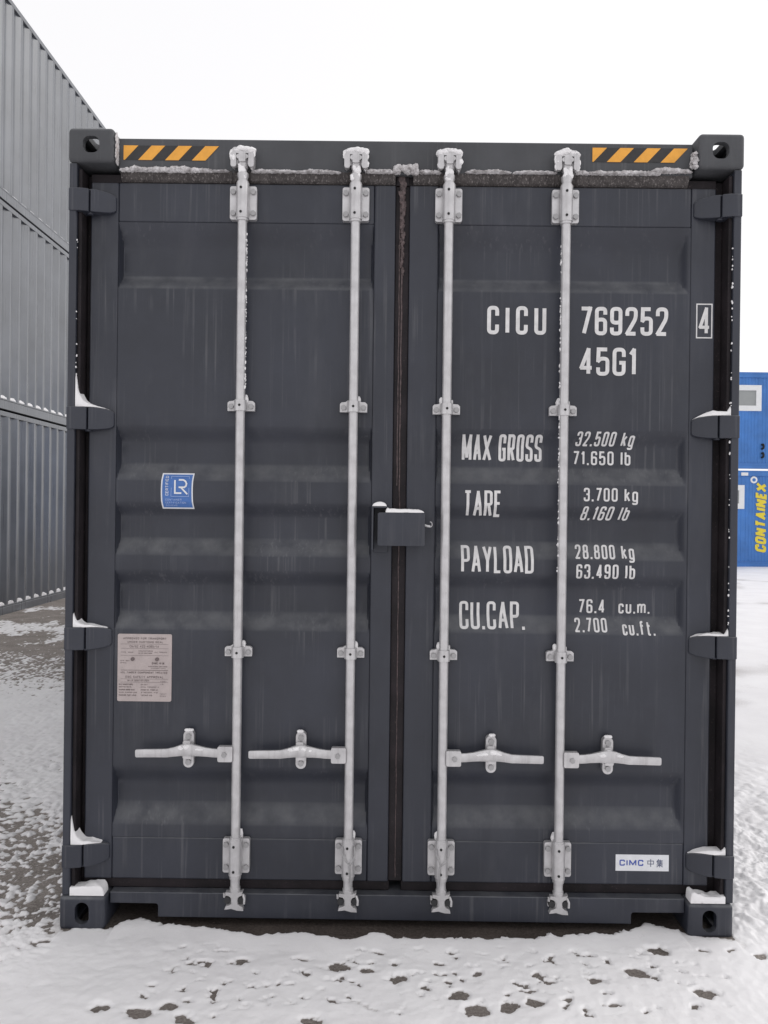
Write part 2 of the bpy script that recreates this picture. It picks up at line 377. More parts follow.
# ------------------------------------------------------------------ lettering: condensed stroke font
def G_(w, *strokes): return (w, strokes)
FONT = {
 'A': G_(.46, [(0, 0), (.5, 1), (1, 0)], [(.17, .3), (.83, .3)]),
 'B': G_(.42, 'c', [(0, 0), (.9, 0, 1), (.9, .52, 1), (0, .52)], 'c', [(0, .52), (.85, .52, 1), (.85, 1, 1), (0, 1)]),
 'C': G_(.42, [(1, .68), (1, 1, 1), (0, 1, 1), (0, 0, 1), (1, 0, 1), (1, .32)]),
 'D': G_(.42, 'c', [(0, 0), (1, 0, 1), (1, 1, 1), (0, 1)]),
 'E': G_(.38, [(1, 1), (0, 1), (0, 0), (1, 0)], [(0, .52), (.85, .52)]),
 'F': G_(.38, [(1, 1), (0, 1), (0, 0)], [(0, .52), (.85, .52)]),
 'G': G_(.42, [(1, .7), (1, 1, 1), (0, 1, 1), (0, 0, 1), (1, 0, 1), (1, .46), (.52, .46)]),
 'H': G_(.42, [(0, 0), (0, 1)], [(1, 0), (1, 1)], [(0, .52), (1, .52)]),
 'I': G_(.13, [(.5, 0), (.5, 1)]),
 'K': G_(.44, [(0, 0), (0, 1)], [(1, 1), (0, .38)], [(.28, .55), (1, 0)]),
 'L': G_(.38, [(0, 1), (0, 0), (1, 0)]),
 'M': G_(.56, [(0, 0), (0, 1), (.5, .12), (1, 1), (1, 0)]),
 'N': G_(.44, [(0, 0), (0, 1), (1, 0), (1, 1)]),
 'O': G_(.42, 'c', [(0, 0, 1), (1, 0, 1), (1, 1, 1), (0, 1, 1)]),
 'P': G_(.42, [(0, 0), (0, 1), (1, 1, 1), (1, .45, 1), (0, .45)]),
 'Q': G_(.42, 'c', [(0, 0, 1), (1, 0, 1), (1, 1, 1), (0, 1, 1)], [(.6, .25), (1.1, -.1)]),
 'R': G_(.42, [(0, 0), (0, 1), (1, 1, 1), (1, .47, 1), (0, .47)], [(.5, .47), (1, 0)]),
 'S': G_(.42, [(1, .74), (1, 1, 1), (0, 1, 1), (0, .56, 1), (1, .46, 1), (1, 0, 1), (0, 0, 1), (0, .26)]),
 'T': G_(.42, [(0, 1), (1, 1)], [(.5, 1), (.5, 0)]),
 'U': G_(.42, [(0, 1), (0, 0, 1), (1, 0, 1), (1, 1)]),
 'V': G_(.44, [(0, 1), (.5, 0), (1, 1)]),
 'W': G_(.6, [(0, 1), (.27, 0), (.5, .8), (.73, 0), (1, 1)]),
 'J': G_(.36, [(1, 1), (1, 0, 1), (0, 0, 1), (0, .25)]),
 'X': G_(.46, [(-.1, 0), (1.1, 1)], [(-.1, 1), (1.1, 0)]),
 'Y': G_(.46, [(0, 1), (.5, .45), (1, 1)], [(.5, .45), (.5, 0)]),
 'Z': G_(.42, [(0, 1), (1, 1), (0, 0), (1, 0)]),
 '0': G_(.42, 'c', [(0, 0, 1), (1, 0, 1), (1, 1, 1), (0, 1, 1)]),
 '1': G_(.26, [(0, .80), (.75, 1), (.75, 0)]),
 '2': G_(.42, [(0, .72), (0, 1, 1), (1, 1, 1), (1, .62, 1), (0, 0), (1, 0)]),
 '3': G_(.42, [(0, .75), (0, 1, 1), (1, 1, 1), (1, .53, 1), (.4, .53)], [(.4, .53), (1, .53, 1), (1, 0, 1), (0, 0, 1), (0, .25)]),
 '4': G_(.44, [(.72, 0), (.72, 1), (0, .24), (1.05, .24)]),
 '5': G_(.42, [(.95, 1), (.04, 1), (0, .52), (.25, .62, 1), (1, .62, 1), (1, 0, 1), (0, 0, 1), (0, .26)]),
 '6': G_(.42, 'c', [(0, 0, 1), (1, 0, 1), (1, .56, 1), (0, .56, 1)], [(0, .3), (0, 1, 1), (1, 1, 1), (1, .76)]),
 '7': G_(.42, [(0, 1), (1, 1), (.3, 0)]),
 '8': G_(.42, 'c', [(0, 0, 1), (1, 0, 1), (1, .52, 1), (0, .52, 1)], 'c', [(.06, .52, 1), (.94, .52, 1), (.94, 1, 1), (.06, 1, 1)]),
 '9': G_(.42, 'c', [(0, .44, 1), (1, .44, 1), (1, 1, 1), (0, 1, 1)], [(1, .7), (1, 0, 1), (0, 0, 1), (0, .24)]),
 '.': G_(.13, [(.5, -.01), (.5, .06)]), ',': G_(.13, [(.5, -.01), (.5, .06)]),
 '-': G_(.26, [(0, .48), (1, .48)]), '/': G_(.4, [(0, 0), (1, 1)]),
 ' ': G_(.24),
 'k': G_(.40, [(0, 0), (0, 1)], [(.9, .72), (0, .3)], [(.3, .45), (1, 0)]),
 'g': G_(.40, 'c', [(0, 0, 1), (1, 0, 1), (1, .72, 1), (0, .72, 1)], [(1, .72), (1, -.26, 1), (0, -.26, 1), (0, -.16)]),
 'l': G_(.13, [(.5, 0), (.5, 1)]),
 'b': G_(.40, 'c', [(0, 0, 1), (1, 0, 1), (1, .72, 1), (0, .72, 1)], [(0, .3), (0, 1)]),
 'c': G_(.36, [(1, .5), (1, .72, 1), (0, .72, 1), (0, 0, 1), (1, 0, 1), (1, .22)]),
 'u': G_(.38, [(0, .74), (0, 0, 1), (1, 0, 1), (1, .74)]),
 'm': G_(.58, [(0, 0), (0, .74)], [(0, .5), (.1, .72, 1), (.5, .72, 1), (.5, 0)], [(.5, .5), (.6, .72, 1), (1, .72, 1), (1, 0)]),
 'f': G_(.36, [(.35, 0), (.35, 1, 1), (1, 1)], [(0, .70), (1, .70)]),
 't': G_(.36, [(.35, .98), (.35, 0, 1), (1, 0)], [(0, .70), (1, .70)]),
 # the two characters of the maker's plate
 '\u4e2d': G_(.9, [(.5, -.05), (.5, 1.05)], 'c', [(.08, .35), (.92, .35), (.92, .78), (.08, .78)]),
 '\u96c6': G_(.9, [(.38, 1.05), (.05, .62)], [(.22, .85), (.22, .38)], [(.22, .84), (.95, .84)], [(.22, .69), (.9, .69)], [(.22, .54), (.9, .54)],
              [(.22, .40), (.95, .40)], [(.58, 1.0), (.58, .40)], [(.05, .24), (.95, .24)], [(.5, .40), (.5, -.08)], [(.46, .22), (.08, -.05)], [(.54, .22), (.95, -.05)]),
}
def round_path(pts, closed, rad):
    P = [Vector((p[0], p[1])) for p in pts]; n = len(P); o = []
    for i in range(n):
        rnd = len(pts[i]) > 2
        if not rnd or (not closed and i in (0, n-1)): o.append(P[i]); continue
        a, b, c = P[i-1], P[i], P[(i+1) % n]
        da, dc = (a-b), (c-b); r = min(rad, da.length*.5, dc.length*.5)
        p0 = b+da.normalized()*r; p2 = b+dc.normalized()*r
        for k in range(6):
            t = k/5; o.append(p0*(1-t)**2+b*2*t*(1-t)+p2*t*t)
    r2 = [o[0]]
    for q in o[1:]:
        if (q-r2[-1]).length > 1e-5: r2.append(q)
    return r2
def text_geo(s, aspect, t=.13, gap=.14, italic=0.0, rad=.19):
    """pieces in unit-height space (4 points, layer); the letters are drawn narrower or wider to reach `aspect`, with even strokes"""
    def width(ws): return sum(((FONT[c][0]*ws if FONT[c][0] > .14 else max(t, FONT[c][0]*.5))+(gap if c != ' ' else .1)*ws) for c in s)-gap*ws
    lo, hi = .3, 4
    for _ in range(40):
        md = (lo+hi)/2
        if width(md) > aspect-italic: hi = md
        else: lo = md
    ws = lo; x = 0; quads = []; lay = 0
    def seg(P, e0, e1):
        nonlocal lay
        D = []
        for i in range(len(P)-1):
            k = max(1, int((P[i+1]-P[i]).length/.05))
            for q in range(k): D.append(P[i]+(P[i+1]-P[i])*q/k)
        D.append(P[-1]); n = len(D)
        if e0: D[0] = D[0]-(D[1]-D[0]).normalized()*e0
        if e1: D[-1] = D[-1]+(D[-1]-D[-2]).normalized()*e1
        L, Q = [], []
        for i in range(n):
            a, c = D[max(i-1, 0)], D[min(i+1, n-1)]
            d1 = (D[i]-a).normalized() if i > 0 else (c-D[i]).normalized()
            d2 = (c-D[i]).normalized() if i < n-1 else d1
            nn = Vector((-d1.y-d2.y, d1.x+d2.x)).normalized(); k = tt/2/max(.6, nn.dot(Vector((-d1.y, d1.x))))
            L.append(D[i]+nn*k); Q.append(D[i]-nn*k)
        for i in range(n-1): quads.append(([L[i], Q[i], Q[i+1], L[i+1]], lay))
        lay += 1
    for ch in s:
        wd, st = FONT[ch]; closed = False
        thin = wd < .14; wd = max(t, wd*.5) if thin else wd*ws
        tt = t*.6 if ch in '\u4e2d\u96c6' else t
        for sk in st:
            if sk == 'c': closed = True; continue
            iw = wd-tt
            pts = [((x+tt/2+p[0]*iw) if not thin else x+wd/2, tt/2+p[1]*(1-tt))+tuple(p[2:]) for p in sk]
            if ch in '.,': pts = [(x+wd/2, 0), (x+wd/2, t*1.05)]
            P = round_path(pts, closed, min(rad, max(.06, iw*.42)))
            if closed: P = P+[P[0]]
            # cut the stroke at its sharp corners; each piece keeps square ends
            run = [P[0]]; ext0 = 0
            for i in range(1, len(P)):
                run.append(P[i])
                if i < len(P)-1:
                    c = (P[i]-P[i-1]).normalized().dot((P[i+1]-P[i]).normalized())
                    if c < .55:
                        e = tt/2 if c > -.3 else tt*.28
                        seg(run, ext0, e); run = [P[i]]; ext0 = e
            if closed:
                c = (P[-1]-P[-2]).normalized().dot((P[1]-P[0]).normalized()); seg(run, ext0, tt/2 if c < .55 else 0)
            else: seg(run, ext0, 0)
            closed = False
        x += wd+(gap if ch != ' ' else .1)*ws
    W = x-gap*ws+italic
    return [([Vector((p.x+italic*p.y, p.y)) for p in q], l) for q, l in quads], W
def put_text(mb, s, x0, x1, z0, z1, yfun, mi=0, t=.13, gap=.14, italic=0.0, lift=.0016, rot=False):
    H = z1-z0; q, W = text_geo(s, (H/(x1-x0) if rot else (x1-x0)/H), t, gap, italic)
    for pts, l in q:
        vs = []
        for p in pts:
            if rot: X = x1-p.y*(x1-x0); Z = z0+p.x/W*(z1-z0)           # reads upward
            else: X = x0+p.x/W*(x1-x0); Z = z0+p.y*H
            vs.append((X, yfun(X, Z)-lift-.00002*l, Z))
        mb.add(vs, [(0, 1, 2, 3)], mi)
def flat_poly(mb, pts, yfun, mi, lift): mb.add([(a, yfun(a, b)-lift, b) for a, b in pts], [tuple(range(len(pts)))], mi)

# ================================================================== the dark container
BOXC = thing('shipping_container', 'dark grey steel shipping container with closed double doors, four locking bars and white serial number', 'shipping container')
W2 = 1.219; HT = 2.896; LEN = 12.19

def casting(name, sx, y0, z0, top, parent):
    """hollow cast corner block with slots, cut out of one rounded solid"""
    def tmp(mb, bev, seg):
        return mb.build('tmp', RIME_GLARE if top else ANTH, None, bevel=bev, seg=seg)
    x0, x1 = ((-W2-.003, -W2+.163) if top else (-W2-.007, -W2+.160)) if sx < 0 else ((W2-.160, W2+.006) if top else (W2-.165, W2-.001))
    front = y0 < 1
    y1 = y0+.178+(.0 if front else .005); y0 = y0-(.005 if front else 0); z1 = z0+.118+((.007 if sx < 0 else .010) if top else 0); z0 = z0-(0 if top else .006)
    solid = tmp(MB().box(x0, x1, y0, y1, z0, z1), .016, 5)
    cut = []
    cut.append(tmp(MB().box(x0+.028, x1-.028, y0+.026, y1-.026, z0+.022, z1-.022), 0, 1))
    zc = (z0+z1)/2+.001; xc = x0+.084 if sx < 0 else x1-.088
    hw, hh = (.0300, .030) if top else (.0255, .040)
    cut.append(tmp(MB().prism(rrect(xc-hw, xc+hw, zc-hh, zc+hh, hw*(.78 if top else .98), 8), 1, y0-.05, y0+.05), 0, 1))
    cut.append(tmp(MB().prism(rrect(y0+.045, y0+.125, zc-.024, zc+.024, .0235, 8), 0, *((x0-.05, x0+.05) if sx < 0 else (x1-.05, x1+.05))), 0, 1))
    cut.append(tmp(MB().prism(rrect(x0+.055, x1-.055, y0+.030, y0+.150, .024, 8), 2, *((z1-.05, z1+.05) if top else (z0-.05, z0+.05))), 0, 1))
    for c in cut:
        b = solid.modifiers.new('b', 'BOOLEAN'); b.operation = 'DIFFERENCE'; b.object = c; b.solver = 'EXACT'
    bpy.context.view_layer.update()
    dg = bpy.context.evaluated_depsgraph_get()
    me = bpy.data.meshes.new_from_object(solid.evaluated_get(dg))
    for o in [solid]+cut:
        d = o.data; bpy.data.objects.remove(o); bpy.data.meshes.remove(d)
    me.name = name; me.polygons.foreach_set('use_smooth', [True]*len(me.polygons)); me.set_sharp_from_angle(angle=R(38))
    o = bpy.data.objects.new(name, me); COL.objects.link(o); o.parent = parent; return o
for sx in (-1, 1):
    casting('corner_casting', sx, 0, HT-.118, True, BOXC); casting('corner_casting', sx, 0, 0, False, BOXC)
    casting('corner_casting', sx, LEN-.178, HT-.118, True, BOXC); casting('corner_casting', sx, LEN-.178, 0, False, BOXC)

for sx in (-1, 1):      # corner posts: outer flange plus the web the doors close against
    m = MB()
    m.box(*sorted((sx*1.2185, sx*1.1905)), .003, .155, .119, 2.777)
    m.box(*sorted((sx*1.1900, sx*1.120)), .128, .15, .119, 2.777)
    m.build('corner_post', ANTH, BOXC, bevel=.004)
    m = MB(); m.box(*sorted((sx*1.217, sx*1.10)), LEN-.15, LEN-.02, .119, 2.777); m.build('corner_post', ANTH, BOXC, bevel=.004)
# header and sill of the door end
m = MB(); m.box(-1.0525, 1.0525, .040, .150, 2.762, 2.8845); m.build('door_header', RIME_GLARE, BOXC, bevel=.004)
HEAD = BOXC.children[-1] if False else [o for o in bpy.data.objects if o.name.startswith('door_header')][0]
m = MB()
m.prism([(-1.0525, .079), (-.882, .079), (-.876, .073), (-.876, .030), (.858, .026), (.858, .062), (.864, .068), (1.0525, .068), (1.0525, .1205), (-1.0525, .1205)], 1, .030, .150)
m.build('door_sill', ANTH, BOXC, bevel=.003)
# hazard films on the header
def hazard(x0, x1, z0, z1, per, sw, slant, first):
    m = MB(); y = .0395
    zz = z1-z0
    m.add([(x0, y-.0010, z0), (x1-slant, y-.0010, z0), (x1, y-.0010, z1), (x0, y-.0010, z1)], [(0, 1, 2, 3)], 0)
    x = first
    for k in range(5):
        a = [(x, z0), (x+sw, z0), (x+sw+slant, z1), (x+slant, z1)]
        if x < x0:
            a = [(x0, z0), (max(x0+.004, x+sw), z0), (x+sw+slant, z1), (x0, z1)]
        if a[2][0] <= x1+.004: m.add([(px, y-.0018, pz) for px, pz in a], [(0, 1, 2, 3)], 1)
        x += per
    return m.build('hazard_stripe', [BLACKF, ORANGE], HEAD, smooth=False)
hazard(-1.034, -.686, 2.8045, 2.8575, .0985, .050, .049, -1.079)
hazard(.684, 1.031, 2.815, 2.867, .0985, .050, .049, .638)

# long sides, roof, floor, back wall
def corrug(y0, y1, pitch=.278):
    p = []; y = y0
    while y < y1-.001:
        for dy, d in ((0, 0), (.072, 0), (.140, 1), (.210, 1)):
            if y+dy < y1: p.append((y+dy, d))
        y += pitch
    p.append((y1, 0)); return p
def side_panel(mb, x, inward, y0, y1, z0, z1, depth=.037, mi=0):
    p = corrug(y0, y1); n = len(p)
    vs = [(x+inward*depth*d, y, z0) for y, d in p]+[(x+inward*depth*d, y, z1) for y, d in p]
    # closed at top and bottom ends by the rails; a back sheet gives the wall its thickness
    fs = [(i, i+1, n+i+1, n+i) for i in range(n-1)]
    mb.add(vs, fs, mi)
    xb = x+inward*(depth+.004); mb.add([(xb, y0, z0), (xb, y1, z0), (xb, y1, z1), (xb, y0, z1)], [(0, 1, 2, 3)], mi)
for sx in (-1, 1):
    m = MB(); side_panel(m, sx*1.206, -sx, .156, LEN-.151, .162, 2.815); m.build('side_wall', ANTH, BOXC, fix=False)
    m = MB(); m.box(*sorted((sx*1.214, sx*1.15)), .180, LEN-.180, .03, .162); m.build('bottom_rail', ANTH, BOXC, bevel=.004)
    m = MB(); m.box(*sorted((sx*1.214, sx*1.15)), .180, LEN-.180, 2.815, 2.880); m.build('top_rail', ANTH, BOXC, bevel=.004)
m = MB(); m.box(-1.149, 1.149, .151, LEN-.1, 2.862, 2.878); m.build('roof', ANTH, BOXC)
m = MB(); m.box(-1.149, 1.149, .151, LEN-.1, .100, .160)
for k in range(30): m.box(-1.14, 1.14, .5+k*.385, .545+k*.385, .032, .0995)
m.build('floor', DARKSTEEL, BOXC)
m = MB(); m.box(-1.10, 1.10, LEN-.05, LEN-.02, .16, 2.86); m.box(-1.04, 1.04, LEN-.12, LEN-.021, .02, .12); m.box(-1.04, 1.04, LEN-.12, LEN-.021, 2.775, 2.8845)
m.build('end_wall', ANTH, BOXC)

# ---- doors
YF = .055                      # front of the door frame tubes
YP = .0585                     # flat lands of the pressed panel
PROF = [(2.590, 2.495, 2.398, 2.337), (1.838, 1.772, 1.702, 1.628), (1.555, 1.496, 1.424, 1.350), (1.304, 1.240, 1.150, 1.075), (.578, .504, .438, .352)]
PD = .038
EDGES = {-1: (-1.056, -.112), 1: (.125, 1.056)}
def prof(z):
    for a, b, c, d in PROF:
        if d < z < a:
            if z > b: t = (a-z)/(a-b)
            elif z > c: t = 1
            else: t = (z-d)/(c-d)
            t = max(0, min(1, t)); return t*.5+.5*t*t*(3-2*t)
    return 0
def panel_y(x, z):
    s = -1 if x < .04 else 1; e0, e1 = EDGES[s]
    if x < e0 or x > e1: return YF
    t = max(0, min(1, (x-e0)/.010, (e1-x)/(.010 if s < 0 else .036))); e = t*t*(3-2*t)
    p = prof(z); return YP+PD*min(p, e)+.0008*mnoise.noise(Vector((x*2.1, z*1.7, s)))
doors = {}
for s in (-1, 1):
    e0, e1 = EDGES[s]
    o0, o1 = (-1.158, -.034) if s < 0 else (.018, 1.146)
    m = MB(); yb = .106
    m.box(o0, e0, YF, yb, .158, 2.728); m.box(e1, o1, YF, yb, .158, 2.728)
    m.box(e0+.0005, e1-.0005, YF+.001, yb, 2.585, 2.728); m.box(e0+.0005, e1-.0005, YF+.002, yb, .158, .312)
    d = m.build('door', ANTH, BOXC, bevel=.005, seg=3)
    if s > 0: d['label'] = 'door leaf carrying the white lettering'
    else: d['label'] = 'door leaf with the blue sticker and the metal approval plate'
    doors[s] = d
    # pressed panel
    zs = set([.3125, 2.5845])
    for a, b, c, q in PROF:
        for u, v, k in ((a, b, 9), (b, c, 2), (c, q, 8)):
            for i in range(k+1): zs.add(round(u+(v-u)*i/k, 5))
    z = .3125
    while z < 2.58: zs.add(round(z, 4)); z += .06
    zs = sorted(q for q in zs if q <= 2.5845)
    xs = sorted(set([round(e0+.0006+(.0105)*i/4, 5) for i in range(5)]+[round(e1-.0006-.0375*i/7, 5) for i in range(8)]+[round(e0+(e1-e0)*i/14, 4) for i in range(1, 14)]))
    m = MB(); nx = len(xs)
    m.add([(x, panel_y(x, z), z) for z in zs for x in xs],
          [(j*nx+i, j*nx+i+1, (j+1)*nx+i+1, (j+1)*nx+i) for j in range(len(zs)-1) for i in range(nx-1)])
    m.add([(e0, .105, .31), (e1, .105, .31), (e1, .105, 2.585), (e0, .105, 2.585)], [(3, 2, 1, 0)])
    m.build('door_panel', ANTH, d, angle=30, fix=False)
    # rubber seal round the leaf
    m = MB(); ys = .064
    m.box(o0-.004, o1+.004, ys, .12, 2.7285, 2.7615)
    m.box(o0-.004, o1+.004, ys+.003, .12, .1215, .1575)
    if s < 0: m.box(-1.1895, o0-.0005, .085, .127, .122, 2.761); m.box(-1.1896, -1.1765, .016, .0845, .121, 2.760)
    else: m.box(o1+.0005, 1.1895, .080, .127, .122, 2.761); m.box(1.1765, 1.1896, .016, .0795, .121, 2.760)
    g_ = m.build('door_gasket', RUBBER, d, bevel=.003)
    if s > 0:
        m = MB(); m.box(-.0335, .0175, .066, .12, .158, 2.7283); m.box(-.0325, .0165, .060, .0655, 2.729, 2.765)
        m.build('centre_gasket', RUBBER, d, bevel=.002)
        m = MB()
        pts = [(-.008+.0045*mnoise.noise(Vector((0, 0, z*3.1)))+.002*mnoise.noise(Vector((0, 3, z*14))), .065, z) for z in np.linspace(.17, 2.735, 160)]
        m.tube(pts, [.0016+.0026*(i/160)**2 for i in range(160)], 6); pts = [(p[0]-.009+.0015*mnoise.noise(Vector((9, 0, p[2]*9))), .066, p[2]) for p in pts[90:]]
        m.tube(pts, .0024, 6); 
        for k in range(60):     # dirty ice caught in the top of the seam
            zz = 2.755-.36*(k/60)**1.6; m.blob((-.008+.016*mnoise.noise(Vector((k*1.7, 2, 5))), .063, zz), (.0045+.006*(1-k/60), .006, .008+.006*(1-k/60)), k*1.9, .45, 2)
        m.build('gasket_lip', LIP, d)
# frosted upper edge of the seals
for s in (-1, 1):
    m = MB(); x0, x1 = (-1.045, -.036) if s < 0 else (.03, 1.04)
    n = 220; vs = []
    for i in range(n+1):
        x = x0+(x1-x0)*i/n; k = .004*mnoise.noise(Vector((x*40, 0, 3)))+.003*mnoise.noise(Vector((x*110, 0, 9)))
        vs += [(x, .0615, 2.731), (x, .050+k, 2.737+k), (x, .040+k, 2.758+k*1.2), (x, .0395, 2.768+k)]
    fs = [(i*4+j, i*4+j+1, (i+1)*4+j+1, (i+1)*4+j) for i in range(n) for j in range(3)]
    m.add(vs, fs); m.build('header_seal', FROSTED, doors[s])

# ---- hinges: lug flush with the post, blade folded onto the door frame
def hinge_mesh(s):
    m = MB()
    def X(v): return s*v
    # lug
    lug = [(1.2195, -.0005), (1.186, -.0035), (1.150, .006), (1.146, .030), (1.150, .060), (1.2195, .060)]
    m.prism([(X(a), b) for a, b in lug], 2, -.041, .041)
    # pin
    m.tube([(X(1.150), .034, -.046), (X(1.150), .034, .046)], .012, 14)
    # blade: profile in plan, height tapering to the tip
    st = [(1.1435, .008, .041), (1.126, .013, .041), (1.108, .022, .0395), (1.086, .034, .0365), (1.070, .044, .031), (1.062, .051, .024)]
    vs = []
    for x, y, h in st:
        vs += [(X(x), y, -h), (X(x), y, h), (X(x), .0565, h), (X(x), .0565, -h)]
    n = len(st); fs = [(0, 1, 2, 3), ((n-1)*4+3, (n-1)*4+2, (n-1)*4+1, (n-1)*4)]
    for i in range(n-1):
        for j in range(4):
            fs.append((i*4+j, (i+1)*4+j, (i+1)*4+(j+1) % 4, i*4+(j+1) % 4))
    m.add(vs, fs)
    return m
HZ = {-1: (2.645, 1.853, 1.051, .260), 1: (2.648, 1.847, 1.046, .251)}
for s in (-1, 1):
    first = None
    for z in HZ[s]:
        if first is None: o = first = hinge_mesh(s).build('hinge', ANTH, doors[s], bevel=.004)
        else: o = first.copy(); COL.objects.link(o); o.parent = doors[s]
        o.location = (0, 0, z)

# ---- locking bars
BARS = [(-.592, -1), (-.180, -1), (.160, 1), (.587, 1)]
YR = .020; RR = .0168
def bolt(m, x, y, z, r=.0105, h=.009, mi=1):
    p = [(x+r*math.cos(R(60*k+15)), z+r*math.sin(R(60*k+15))) for k in range(6)]; m.prism(p, 1, y-h, y, mi)
def bearing(m, zc, h, neck, snowy):
    """plate with four bolts and the split sleeve that holds the bar"""
    for q in (-1, 1):
        m.prism(rrect(*sorted((q*.014, q*.049)), zc-h/2, zc+h/2, .008), 1, YR+.013, YF-.0008)
        for zz in (-1, 1): bolt(m, q*.0365, YR+.013, zc+zz*(h/2-.022))
    m.tube([(0, YR, zc+q) for q in (-h/2-.010, -h/2-.0012, -h/2-.001, -h/2+.004, -h/2+.0045, h/2-.002, h/2+.006, h/2+.0065, h/2+.012)], [.0215, .0215, .0242, .0242, .0232, .0232, .0232, .0205, .0205], 22)
    for zz in (-.36, .36): m.tube([(0-.003, YR-.0252, zc+zz*h), (0-.003, YR-.020, zc+zz*h)], .0048, 10, 2)
def guide(m):
    m.prism([(-.050, -.018), (.050, -.018), (.050, .012), (.042, .019), (.024, .020), (.024, .034), (.018, .036), (.012, .02), (-.012, .02), (-.020, .026), (-.03, .019), (-.044, .018), (-.050, .012)], 1, YR+.014, YF-.0008)
    m.tube([(0, YR, -.020), (0, YR, .020)], .0225, 20)
    for q in (-1, 1): bolt(m, q*.0365, YR+.014, -.002)
    m.tube([(0, YR-.0235, 0), (0, YR-.018, 0)], .0048, 10, 2)
def cam_top(m):
    # neck, forged hook head and the keeper it locks behind
    m.tube([(0, YR, z) for z in (2.716, 2.7285, 2.739, 2.750, 2.7505, 2.760, 2.770, 2.7705, 2.80)], [.0172, .0172, .0205, .0205, .0160, .0145, .0150, .0185, .0185], 18)
    m.prism([(-.042, 2.778), (-.034, 2.772), (-.018, 2.784), (-.008, 2.790), (.008, 2.790), (.018, 2.784), (.034, 2.760), (.042, 2.778), (.043, 2.815), (.034, 2.834), (-.032, 2.836), (-.043, 2.820)], 1, YR-.006, YF-.017)
    for q in (-1, 1):
        m.prism(rrect(*sorted((q*.022, q*.042)), 2.768, 2.822, .008), 1, YR-.020, YR-.004)
        m.tube([(q*.013, YR-.020, 2.806), (q*.013, YR+.01, 2.806)], .0085, 12)
    m.prism(rrect(-.036, .036, 2.818, 2.840, .009), 1, YR-.018, YR+.004)
    m.prism(rrect(-.0125, .0125, 2.786, 2.822, .005), 1, YR-.024, YR)
def cam_bottom(m):
    m.tube([(0, YR, z) for z in (.200, .1805, .180, .150, .1495, .142, .09)], [.0205, .0205, .0172, .0168, .0195, .0195, .0160], 18)
    m.prism([(-.031, .137), (-.033, .126), (-.019, .123), (-.009, .115), (-.008, .096), (-.019, .089), (-.030, .086), (-.035, .074), (-.010, .077), (.012, .071), (.034, .070), (.031, .083), (.020, .088), (.013, .095), (.011, .114), (.018, .122), (.027, .125), (.032, .141), (.016, .135), (-.014, .135)], 1, YR-.018, YR+.004)
    for q in (-1, 1):
        m.tube([(q*.025, YR-.012, .105), (q*.025, YF-.0255, .105)], .0125, 14, 3)
        m.prism(rrect(*sorted((q*.016, q*.038)), .090, .118, .006), 1, YR+.004, YF-.0255)
        m.tube([(q*.030, YR-.010, .128), (q*.037, YR-.014, .122-.01*q), (q*.036, YR-.014, .106-.012*q)], .0045, 8)
def handle_mesh(s):
    """flat forged handle swung onto the door; s = side it points to"""
    m = MB()
    st = [(.058, .0, .0160, .007), (.085, .001, .0160, .007), (.110, .004, .0165, .008), (.135, .008, .0190, .010), (.158, .011, .0215, .013), (.180, .012, .0225, .014),
          (.200, .010, .0205, .012), (.225, .004, .0172, .010), (.250, -.001, .0158, .0085), (.280, -.002, .0152, .0075), (.330, -.003, .0150, .007), (.362, -.004, .0146, .0065), (.366, -.004, .0120, .005)]
    vs = []; k = 8
    for x, dz, hh, hy in st:
        for i in range(k):
            a = R(45*i+22.5); q = lambda c: math.copysign(abs(c)**.6, c)
            vs.append((s*x, .012-hy*.35+hy*q(math.cos(a)), dz+hh*q(math.sin(a))))
    n = len(st); fs = [tuple(range(k)), tuple((n-1)*k+i for i in reversed(range(k)))]
    for j in range(n-1):
        for i in range(k): fs.append((j*k+i, j*k+(i+1) % k, (j+1)*k+(i+1) % k, (j+1)*k+i))
    m.add(vs, fs); return m
def hub_mesh(s):
    m = MB(); m.prism(rrect(*sorted((s*.012, s*.066)), -.030, .026, .006), 1, .001, .024); bolt(m, s*.042, .001, -.003, .010, .006); return m
def retainer_mesh():
    m = MB(); m.prism(rrect(-.019, .019, -.068, .068, .0185, 7), 1, .030, YF-.0008)
    for zz in (-.047, .047): bolt(m, 0, .030, zz, .011, .008)
    m.prism(rrect(-.016, .016, -.030, -.010, .006), 1, .008, .030); m.prism(rrect(-.017, .010, .012, .034, .006), 1, .012, .030)
    return m
bars = []
cache = {}
def shared(key, make, name, mats, parent, loc, bevel=.0015):
    if key in cache:
        o = cache[key].copy(); COL.objects.link(o); o.parent = parent
    else:
        o = cache[key] = make().build(name, mats, parent, bevel=bevel)
    o.location = loc; return o
def mk(f, *a):
    m = MB(); f(m, *a); return m
